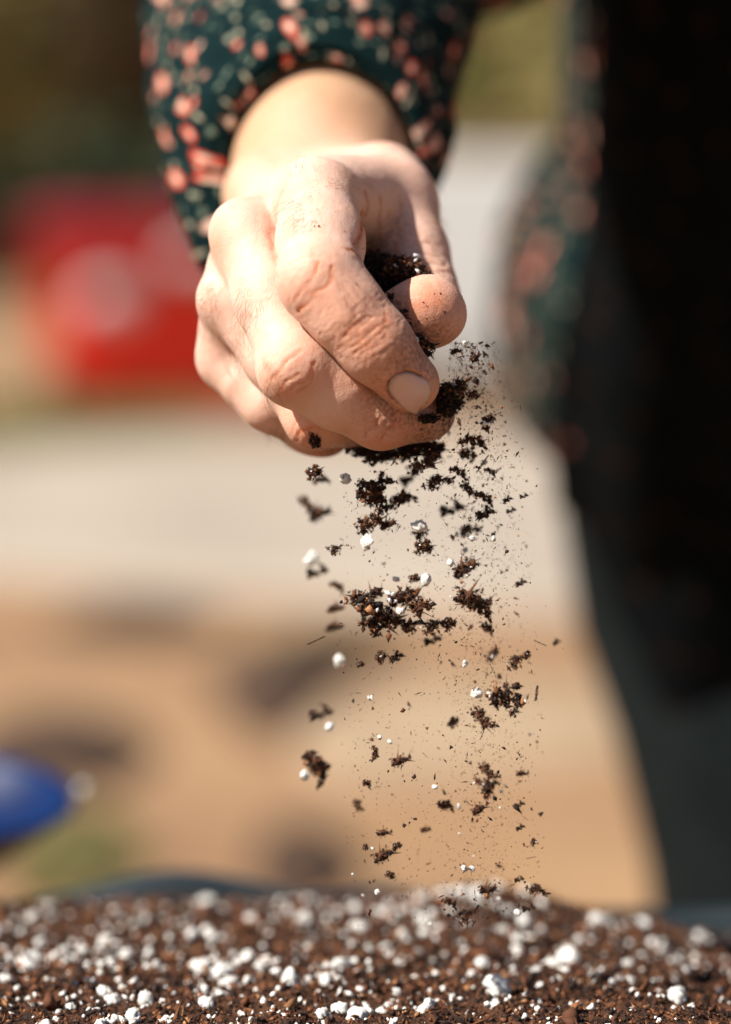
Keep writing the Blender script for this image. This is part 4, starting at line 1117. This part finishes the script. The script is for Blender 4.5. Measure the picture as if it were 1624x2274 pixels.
# scattered smaller crumbs that look alike
CS = [clump_template(300+k, n=36, elong=e, loose=.6, warm=w, whites=0) for k, (e, w) in enumerate((((1, .7, .7), 0), ((1.6, .5, .5), .5), ((.8, 1.1, .8), -.5), ((1.3, .8, .6), .9)))]
for m_ in CS: m_.materials.append(M['soil'])
def xrange_at(y):
    # the fall widens below the hand, denser on its right strand
    return np.interp(y, [760, 900, 1000, 1100, 1400, 1700, 2050], [1000, 990, 850, 760, 740, 760, 780]), np.interp(y, [760, 900, 1000, 1100, 1400, 1700, 2050], [1050, 1100, 1130, 1160, 1190, 1210, 1210])
g3 = np.random.default_rng(61)
cnt = 0
zones = ((760, 1000, 'beside the fingertips'), (1000, 1250, 'in the thick top of the fall'), (1250, 1500, 'in the middle of the fall'), (1500, 1750, 'in the lower half of the fall'), (1750, 2060, 'close above the soil'))
for y0, y1, zn in zones:
    n = {760: 40, 1000: 90, 1250: 66, 1500: 50, 1750: 50}[y0]
    for _ in range(n):
        y = g3.uniform(y0, y1); a, b = xrange_at(y)
        x = g3.normal(1070, 50) if g3.random() < .5 else g3.uniform(a, b)
        if x < a or x > b+30: x = g3.uniform(a, b)
        r = min(13, 3.2*np.exp(abs(g3.normal())*.6)); z = g3.normal()*14; D = .8-z/1000; rr = r*D/FPX
        wh = g3.random() < .10
        side = 'right' if x > 980 else 'left'
        if wh: o = link('perlite_grain', PG[g3.integers(8)], None, None, W(x, y, D), tuple(g3.uniform(0, 6, 3))); o.scale = (rr*.8,)*3; k = 'tiny white perlite bit'; c = 'perlite'
        else: o = link('soil_crumb', CS[g3.integers(4)], None, None, W(x, y, D), tuple(g3.uniform(0, 6, 3))); o.scale = (rr,)*3; k = 'little dark soil crumb'; c = 'soil crumb'
        tag(o, f'{k} falling on the {side} side, {zn}', c, f'{k}s falling on the {side} side, {zn}')
# fine dust of the fall
def dust():
    g2 = np.random.default_rng(88); n = 6500
    y = 760+g2.random(n)**1.3*1300; a, b = xrange_at(y); m = g2.random(n) < .52
    x = np.where(m, g2.normal(1070, 48, n), a+(b-a)*g2.random(n)); x = np.where((x < a-10) | (x > b+60), a+(b-a)*g2.random(n), x)
    z = g2.normal(size=n)*12; pos = np.array([P3(i, j, k) for i, j, k in zip(x, y, z)])
    s = .085*np.exp(np.abs(g2.normal(size=n))*.78)
    v, f, c = crumb_cloud(pos, s.clip(.07, .75), g2, .4, (.30, .24, .22, .17, .07))
    o = link('soil_dust', mk_mesh('soil_dust', h2w(v), f, col=c), M['soil']); tag(o, 'fine dark soil dust and fibres drifting down between the falling clumps', 'soil', kind='stuff')
dust()
# thin twigs and roots
for (px, py, L, ang, lb) in ((1072, 1030, 22, 55, 'curved black twig at the right just below the hand'), (1120, 1290 + 0, 5, 0, None), (880, 1016, 20, 60, 'thin black root hanging under the middle finger'),
                             (702, 1422, 20, 25, 'thin brown twig at the left, above the round white grain'), (1200, 1428, 14, -25, 'thin brown twig at the right edge, mid fall'), (848, 1870, 9, 20, None),
                             (1180, 1905, 10, 10, 'thin reddish twig low on the right edge')):
    if lb is None: continue
    o = link('twig', FM, None, None, W(px, py, .8), (0, -R(ang), 0)); s = L*.8/FPX; o.scale = (s, s*.45, s*.45); tag(o, lb, 'twig')

# ================================================================== BACKGROUND
def ground_mat():
    m, n, l, b = new_mat('sandy_ground')
    tc = n.new('ShaderNodeTexCoord')
    def nz(s, d=5, st=None):
        z = n.new('ShaderNodeTexNoise'); z.inputs['Scale'].default_value = s; z.inputs['Detail'].default_value = d
        if st:
            mp = n.new('ShaderNodeMapping'); mp.inputs['Scale'].default_value = st; l.new(tc.outputs['Object'], mp.inputs[0]); l.new(mp.outputs[0], z.inputs['Vector'])
        else: l.new(tc.outputs['Object'], z.inputs['Vector'])
        return z
    a = n.new('ShaderNodeValToRGB'); l.new(nz(.7, 6).outputs['Fac'], a.inputs[0])
    e = a.color_ramp.elements; e[0].position = .35; e[1].position = .66; e[0].color = (.21, .11, .050, 1); e[1].color = (.36, .215, .105, 1)
    mx = n.new('ShaderNodeMix'); mx.data_type = 'RGBA'; r = n.new('ShaderNodeMapRange'); l.new(nz(6, 8).outputs['Fac'], r.inputs[0]); r.inputs[1].default_value = .5; r.inputs[2].default_value = .7; r.inputs[4].default_value = .5
    l.new(r.outputs[0], mx.inputs[0]); l.new(a.outputs[0], mx.inputs[6]); mx.inputs[7].default_value = (.24, .14, .08, 1)
    l.new(mx.outputs[2], b.inputs['Base Color']); b.inputs['Roughness'].default_value = .95
    bp = n.new('ShaderNodeBump'); bp.inputs['Distance'].default_value = .01; l.new(nz(30, 8).outputs['Fac'], bp.inputs['Height']); l.new(bp.outputs[0], b.inputs['Normal'])
    return m
M['ground'] = ground_mat()
V = [(-400, -50, 0), (400, -50, 0), (400, 900, 0), (-400, 900, 0)]
tag(link('ground', mk_mesh('ground', V, [(0, 1, 2, 3)]), M['ground']), kind='structure')

def patch(name, pts, z, mat, label=None, cat=None, kind='structure', dome=0.0, seed=0):
    """flat irregular area given by picture outline corners on the ground, with its own thickness"""
    P = [ground_at(x, y) for x, y in pts]
    # smooth outline
    Q = []
    n = len(P)
    for i in range(n):
        p0, p1, p2, p3 = P[i-1], P[i], P[(i+1) % n], P[(i+2) % n]
        for k in range(8):
            t = k/8; Q.append(.5*((2*p1)+(p2-p0)*t+(2*p0-5*p1+4*p2-p3)*t*t+(3*p1-p0-3*p2+p3)*t**3))
    c = sum(Q, Vector())/len(Q); rings = 8; Vv = [(c.x, c.y, z+dome)]; F = []; m = len(Q)
    for r in range(1, rings+1):
        for q in Q:
            t = r/rings; p = c.lerp(q, t); Vv.append((p.x, p.y, z+dome*(1-t*t)+ (dome*.25*vnoise(np.array([p.x*3, p.y*3, seed]))) if r < rings else -.01))
    for k in range(m): F.append((0, 1+k, 1+(k+1) % m))
    for r in range(rings-1):
        for k in range(m): F.append((1+r*m+k, 1+(r+1)*m+k, 1+(r+1)*m+(k+1) % m, 1+r*m+(k+1) % m))
    me = bpy.data.meshes.new(name); me.from_pydata([tuple(float(q) for q in v) for v in Vv], [], F)
    o = link(name, me, mat); tag(o, label, cat, kind=kind); return o
# pale concrete yard
o = patch('concrete_yard', [(-700, 1030), (-100, 1000), (500, 968), (1100, 965), (1700, 965), (2300, 1000), (2300, 1370), (1500, 1375), (1000, 1365), (500, 1330), (0, 1290), (-700, 1230)], .03, M['concrete'])
# strip of pale gravelly path nearer by
M['path'] = noise_mat('pale_path', (.29, .20, .12), (.38, .275, .18), 3, .95, .005, 60)
patch('path', [(640, 1650), (800, 1530), (1100, 1500), (1500, 1560), (1500, 1680), (1100, 1720), (760, 1760)], .012, M['path'])
mul = 'painted tree and post shadow on the sandy ground'
for k, (pts, lb) in enumerate((([(90, 1400), (250, 1350), (420, 1350), (520, 1385), (400, 1425), (180, 1430)], 'low painted shadow patch at the left, in front of the pale yard'),
                ([(480, 1480), (660, 1405), (960, 1410), (800, 1490), (700, 1580), (590, 1660), (480, 1570)], 'slanting painted shadow patch behind the falling soil'),
                ([(-60, 1630), (150, 1590), (330, 1640), (360, 1690), (230, 1760), (-60, 1760)], 'darkest painted shadow patch at the far left, behind the blue bowl'),
                ([(560, 1890), (650, 1850), (760, 1870), (800, 1960), (700, 2030), (580, 2010)], 'small painted shadow patch straight behind the tub of soil'))):
    patch('shadow_patch', pts, .01, M['shadow_board'], lb, 'shadow patch', kind=None, dome=.05, seed=k*7)  # brown patches that paint tree and post shadows onto the ground
# grass patches: clumps of blades
M['grass'] = noise_mat('grass_blades', (.13, .14, .04), (.28, .24, .10), 3, .8)
M['leaf_green'] = noise_mat('leaf_green', (.085, .12, .02), (.20, .22, .05), 2.5, .6)
M['leaf_olive'] = noise_mat('leaf_olive', (.19, .165, .045), (.36, .29, .11), 1.5, .6)
M['leaf_shaded'] = noise_mat('leaf_shaded', (.018, .026, .010), (.05, .06, .02), 1.5, .7)  # near-black leaves hold the shade under the trees in their colour
M['leaf_brown'] = noise_mat('leaf_brown', (.17, .12, .055), (.32, .22, .11), 1.5, .7)
def grass(pts, n, hgt, seed):
    g2 = np.random.default_rng(seed); P = np.array([list(ground_at(x, y))[:2] for x, y in pts]); lo, hi = P.min(0), P.max(0)
    q = g2.uniform(lo, hi, size=(n*3, 2)); q = q[in_poly(q, [tuple(p) for p in P])][:n]; m = len(q)
    a = g2.uniform(0, 6.28, m); w = .006; h = hgt*g2.uniform(.5, 1.2, m); dx, dy = np.cos(a)*w, np.sin(a)*w; lx, ly = g2.normal(size=m)*h*.4, g2.normal(size=m)*h*.4
    V = np.stack([np.stack([q[:, 0]-dx, q[:, 1]-dy, 0*h], 1), np.stack([q[:, 0]+dx, q[:, 1]+dy, 0*h], 1), np.stack([q[:, 0]+lx, q[:, 1]+ly, h], 1)], 1).reshape(-1, 3)
    return mk_mesh('grass', V, np.arange(m*3).reshape(-1, 3))
for k, (pts, n, h) in enumerate((([(-200, 900), (100, 880), (420, 900), (500, 950), (200, 1000), (-200, 1060)], 3500, .08), ([(60, 1850), (240, 1840), (300, 1930), (200, 2020), (40, 2010)], 2200, .05),
                                 ([(560, 1440), (800, 1400), (860, 1440), (600, 1530)], 2500, .04))):
    tag(link('grass', grass(pts, n, h, k), M['grass']), ['dry olive grass at the left beyond the pale yard', 'small tuft of green grass behind the tub at the left', 'thin dry grass beside the slanting shadow patch'][k], 'grass', kind='stuff')

def tree(loc, hgt, rad, mat, label, seed, trunk=.12, cat='tree', low=.15, n=3200, leaf=.10):
    g2 = np.random.default_rng(seed); t = empty('tree' if cat == 'tree' else 'shrub', loc); tag(t, label, cat)
    Vt, Ft = loft([((math.sin(s*3+seed)*.1*hgt*s, 0, hgt*.85*s), (trunk*(1-.7*s), 0, 0), (0, trunk*(1-.7*s), 0)) for s in np.linspace(0, 1, 8)], 10)
    off = len(Vt); Vs, Fs = [Vt], [Ft]
    for k in range(7):
        z = hgt*g2.uniform(.25, .7); a = g2.uniform(0, 6.28); L = rad*g2.uniform(.5, .85)
        p0 = np.array((0, 0, z)); p1 = p0+np.array((math.cos(a)*L, math.sin(a)*L, L*.6))
        v, f = loft(tube_rings([p0, (p0+p1)/2+np.array((0, 0, .05)), p1], [trunk*.35, trunk*.22, trunk*.08], up=(.3, .2, 1)), 6); Vs.append(v); Fs.append(f+off); off += len(v)
    link('trunk', mk_mesh('trunk', np.vstack(Vs), np.vstack(Fs), smooth=True), M['bark'], t)
    nl = 16; cl = g2.normal(size=(nl, 3)); cl /= np.linalg.norm(cl, axis=1)[:, None]; cl *= (g2.random(nl)**.4)[:, None]
    cz0, cz1 = hgt*low, hgt; C = np.stack([cl[:, 0]*rad*.8, cl[:, 1]*rad*.8, (cz0+cz1)/2+cl[:, 2]*(cz1-cz0)*.42], 1); cr = rad*g2.uniform(.28, .5, nl)
    k = g2.integers(0, nl, n); d = g2.normal(size=(n, 3)); d /= np.linalg.norm(d, axis=1)[:, None]; c = C[k]+d*(cr[k]*g2.random(n)**.35)[:, None]
    c[:, 2] = np.maximum(c[:, 2], .05)
    Rm = rotmats(n, g2); q = np.array([(-1, 0, 0), (0, -.45, .1), (1, 0, 0), (0, .45, .1)])*leaf
    V = np.einsum('nij,kj->nki', Rm, q)*g2.uniform(.6, 1.4, (n, 1, 1))+c[:, None]
    link('crown', mk_mesh('crown', V.reshape(-1, 3), np.arange(n*4).reshape(-1, 4)), mat, t)
def gx_(px, y): return (px-812)/FPX*y
# a row of trees and shrubs 25 to 45 m away
TR = [(-160, 34, 6.5, 2.4, 'leaf_olive', 'olive green tree at the top left corner behind everything'), (60, 40, 7, 2.4, 'leaf_olive', 'olive tree at the far left behind the red bin'), (250, 36, 6.5, 2.0, 'leaf_brown', 'brownish tree between the far left trees and the sleeve'),
      (480, 42, 8, 3.0, 'leaf_olive', 'olive tree hidden mostly behind the sleeve'), (760, 42, 8, 3, 'leaf_green', 'green tree directly behind the arm'), (1010, 40, 7.5, 2.3, 'leaf_green', 'green tree just right of the arm'),
      (1180, 36, 7, 2.0, 'leaf_olive', 'bright olive green tree between the arm and the shirt'), (1420, 40, 7.5, 2.6, 'leaf_green', 'green tree hidden behind the shirt'), (1750, 40, 7.5, 3, 'leaf_olive', 'olive tree beyond the right side behind the person')]
for k, (px, y, h, r, mt, lb) in enumerate(TR): tree((gx_(px, y), y, 0), h, r, M[mt], lb, 50+k, n=3600, leaf=.2, low=.04)
SH = [(30, 24, 1.5, 1.1, 'leaf_shaded', 'low shrub painted in shade at the left edge under the trees'), (190, 27, 1.8, 1.2, 'leaf_shaded', 'low shrub painted in shade behind the left side of the red bin'), (360, 25, 1.5, 1.1, 'leaf_shaded', 'low shrub painted in shade behind the blue bag'),
      (1000, 27, 1.6, 1.1, 'leaf_brown', 'brown shrub above the left of the white trailer'), (1160, 28, 1.7, 1.2, 'leaf_brown', 'brown shrub above the right of the white trailer')]
for k, (px, y, h, r, mt, lb) in enumerate(SH): tree((gx_(px, y), y, 0), h, r, M[mt], lb, 80+k, trunk=.05, cat='shrub', n=2200, leaf=.12, low=.05)
# far wood that closes the view
def far_wood():
    g2 = np.random.default_rng(2); n = 16000; x = g2.uniform(-26, 26, n); z = g2.random(n)**.8*(8+1.5*np.sin(x*.5)+g2.normal(size=n)*.4); z = z.clip(.2, 12); y = 50+g2.normal(size=n)*1.2
    q = np.array([(-1, 0, 0), (0, -.5, .1), (1, 0, 0), (0, .5, .1)])*.42; V = np.einsum('nij,kj->nki', rotmats(n, g2), q)+np.stack([x, y, z], 1)[:, None]
    tag(link('far_wood', mk_mesh('far_wood', V.reshape(-1, 3), np.arange(n*4).reshape(-1, 4)), M['leaf_olive']), 'far off olive green wood filling the top of the picture behind the single trees', 'wood', kind='stuff')
far_wood()

# red wheeled bin with a blue bag on its lid
def red_bin():
    p = ground_at(388, 905); t = empty('wheeled_bin', p, R(8)); t.scale = (1.75, 1.22, 1.16); tag(t, 'blurred bright red plastic bin with painted pale glints, left behind the hand', 'bin')
    def box(z0, z1, a0, a1, b0, b1): return loft_box(z0, z1, a0, a1, b0, b1)
    def bl(rows):
        sq = []
        for z, a, b in rows:
            q = min(.05, a*.5, b*.5); sq.append([(a-q, -b, z), (a, -b+q, z), (a, b-q, z), (a-q, b, z), (-a+q, b, z), (-a, b-q, z), (-a, -b+q, z), (-a+q, -b, z)])
        return np.array(sq).reshape(-1, 3), grid_faces(8, len(sq), True)
    V, F = bl(((.06, .01, .01), (.06, .34, .24), (.3, .37, .27), (.78, .42, .32), (.80, .44, .34), (.83, .44, .34), (.83, .41, .31)))
    link('body', mk_mesh('bin_body', V, F), M['red'], t)
    V, F = bl(((.83, .45, .35), (.86, .45, .35), (.90, .36, .26), (.905, .01, .01)))
    link('lid', mk_mesh('bin_lid', V, F), M['dark_red'], t)
    wv, wf = loft([((0, 0, z), (r, 0, 0), (0, r, 0)) for z, r in ((-.03, .01), (-.03, .10), (.03, .10), (.03, .01))], 20)
    me = mk_mesh('bin_wheel', wv, wf)
    for sx in (-1, 1): link('wheel', me, M['tyre'], t, (sx*.36, .05, .10), (0, R(90), 0))
    # two pale discs painting sun glints on the front
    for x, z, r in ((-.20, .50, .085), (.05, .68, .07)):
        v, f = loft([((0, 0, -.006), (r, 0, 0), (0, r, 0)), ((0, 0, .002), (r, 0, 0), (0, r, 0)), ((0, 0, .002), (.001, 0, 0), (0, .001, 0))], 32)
        o = link('glint_disc', mk_mesh('glint_disc', v, f), M['white'], t, (x, -(.27+.105*(z-.3)+.012), z), (R(96), 0, 0)); o['label'] = 'round white disc painted in as a sun glint'
    b = link('blue_bag', None or bpy.data.meshes.new('tmp')) if False else None
    g2 = np.random.default_rng(1); th = np.linspace(0, 2*np.pi, 32, endpoint=False); rows = []
    for z, a in ((.0, .2), (.03, .27), (.12, .30), (.2, .25), (.27, .12), (.3, .05), (.36, .09)):
        rr = a*(1+.12*vnoise(np.stack([np.cos(th)*2, np.sin(th)*2, np.full(32, z*9)], 1))); rows.append(np.stack([np.cos(th)*rr, np.sin(th)*rr*.8, np.full(32, z)], 1))
    o = link('bag', mk_mesh('bag', np.vstack(rows), grid_faces(32, len(rows), True), smooth=True), M['blue'], None, p+Vector((.36, 0, 1.05))); tag(o, 'blurred blue plastic bag tied shut on top of the red bin', 'bag')
red_bin()

# white box trailer behind the hand on the right
def trailer():
    p = ground_at(905, 905); t = empty('box_trailer', p, R(-4)); tag(t, 'blurred white box trailer standing at the back edge of the yard, behind the hand', 'trailer')
    me = box_me('trailer_body', 2.05, 1.3, 1.08, .04); link('body', me, M['white'], t, (.0, .6, .22+.54))
    me = box_me('trailer_frame', 2.1, 1.2, .07, .01); link('frame', me, M['metal'], t, (0, .6, .18))
    wv, wf = loft([((0, 0, z), (r, 0, 0), (0, r, 0)) for z, r in ((-.08, .01), (-.08, .13), (-.08, .2), (-.05, .23), (.05, .23), (.08, .2), (.08, .13), (.08, .01))], 28); me = mk_mesh('trailer_wheel', wv, wf)
    rv, rf = loft([((0, 0, z), (r, 0, 0), (0, r, 0)) for z, r in ((.0, .125), (.012, .125), (.02, .05), (.02, .005))], 20); rm = mk_mesh('trailer_rim', rv, rf)
    for y in (-.08, 1.28):
        w = link('wheel', me, M['tyre'], t, (.62, y, .23), (R(90), 0, 0)); link('rim', rm, M['metal'], w, (0, 0, .082 if y < 0 else -.10))
    v, f = loft(tube_rings([(-1.0, .6, .2), (-1.4, .6, .2), (-1.7, .6, .25)], [.035, .03, .03]), 10); link('drawbar', mk_mesh('drawbar', v, f), M['metal'], t)
    link('jockey_wheel', box_me('jockey_wheel', .04, .04, .26, .008), M['tyre'], t, (-1.62, .6, .13))
    dr = box_me('trailer_door', .62, .012, .8, .004); d = link('door', dr, M['white'], t, (-.45, -.06, .76)); link('handle', box_me('handle', .10, .02, .025, .004), M['metal'], d, (.22, -.014, 0))
trailer()
# dark crate beside the trailer
def crate(px, py, lb, s=1.0):
    p = ground_at(px, py); t = empty('crate', p, R(12)); tag(t, lb, 'crate')
    sl = box_me('slat', .5*s, .015, .07*s, .003); sd = box_me('slat', .015, .34*s, .07*s, .003)
    for k in range(3):
        for sy in (-1, 1): link('slat', sl, M['wood'], t, (0, sy*.17*s, .05+k*.095*s))
        for sx in (-1, 1): link('slat', sd, M['wood'], t, (sx*.24*s, 0, .05+k*.095*s))
    po = box_me('corner_post', .03, .03, .30*s, .003)
    for sx in (-1, 1):
        for sy in (-1, 1): link('corner_post', po, M['wood'], t, (sx*.222*s, sy*.155*s, .15*s))
    link('base_board', box_me('base_board', .47*s, .30*s, .012), M['shadow_board'], t, (0, 0, .02))
crate(1120, 935, 'dark wooden crate in the yard beside the shirt hem, behind the falling soil', .9)

# blue bowl on an upturned pot at the left, close by
def bowl():
    c = W(-170, 1765, 1.20)
    th = np.linspace(0, 2*np.pi, 96, endpoint=False); rows = []
    for r, z in ((.020, -.052), (.035, -.052), (.042, -.044), (.056, -.022), (.066, -.006), (.070, 0), (.070, .003), (.066, .003), (.064, -.002), (.053, -.020), (.040, -.041), (.005, -.047)):
        rows.append(np.stack([np.cos(th)*r, np.sin(th)*r, np.full(96, z)], 1))
    o = link('bowl', mk_mesh('bowl', np.vstack(rows), grid_faces(96, len(rows), True), smooth=True), M['blue'], None, c, (R(4), R(5), 0)); o.scale = (1, 1, .60)
    tag(o, 'blurred blue plastic bowl tipped at the lower left edge, close behind the tub', 'bowl')
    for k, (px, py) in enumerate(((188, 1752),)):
        g_ = link('perlite_grain', PG[k], None, None, W(px-5, py, 1.155), (k, 1, 2)); g_.scale = (.0026,)*3  # pale grain added as a highlight on the bowl
        tag(g_, ('pale grain as a painted highlight at the right tip of the blue bowl', 'pale grain as a painted highlight on the front of the blue bowl at the picture edge', 'pale grain as a painted highlight low on the right of the blue bowl')[k], 'perlite')
    b = c-Vector((0.004, 0, .033)); h = b.z-.748; rows = []
    for r, z in ((.001, 0), (.030, 0), (.034, -.004), (.050, -h+.02), (.054, -h+.02), (.055, -h), (.05, -h)):
        rows.append(np.stack([np.cos(th)*r, np.sin(th)*r, np.full(96, z)], 1))
    pt = empty('wooden_post', (b.x-.012, b.y, 0)); tag(pt, 'wooden post with a small top plate carrying the blue bowl, just outside the left edge', 'post')
    v, f = loft([((0, 0, z), (.018, 0, 0), (0, .018, 0)) for z in (0, b.z-.012)], 16); link('shaft', mk_mesh('shaft', v, f), M['wood'], pt)
    v, f = loft([((0, 0, z), (r, 0, 0), (0, r, 0)) for z, r in ((b.z-.012, .001), (b.z-.012, .027), (b.z-.001, .027), (b.z-.001, .001))], 24); link('top_plate', mk_mesh('top_plate', v, f), M['wood'], pt)
bowl()
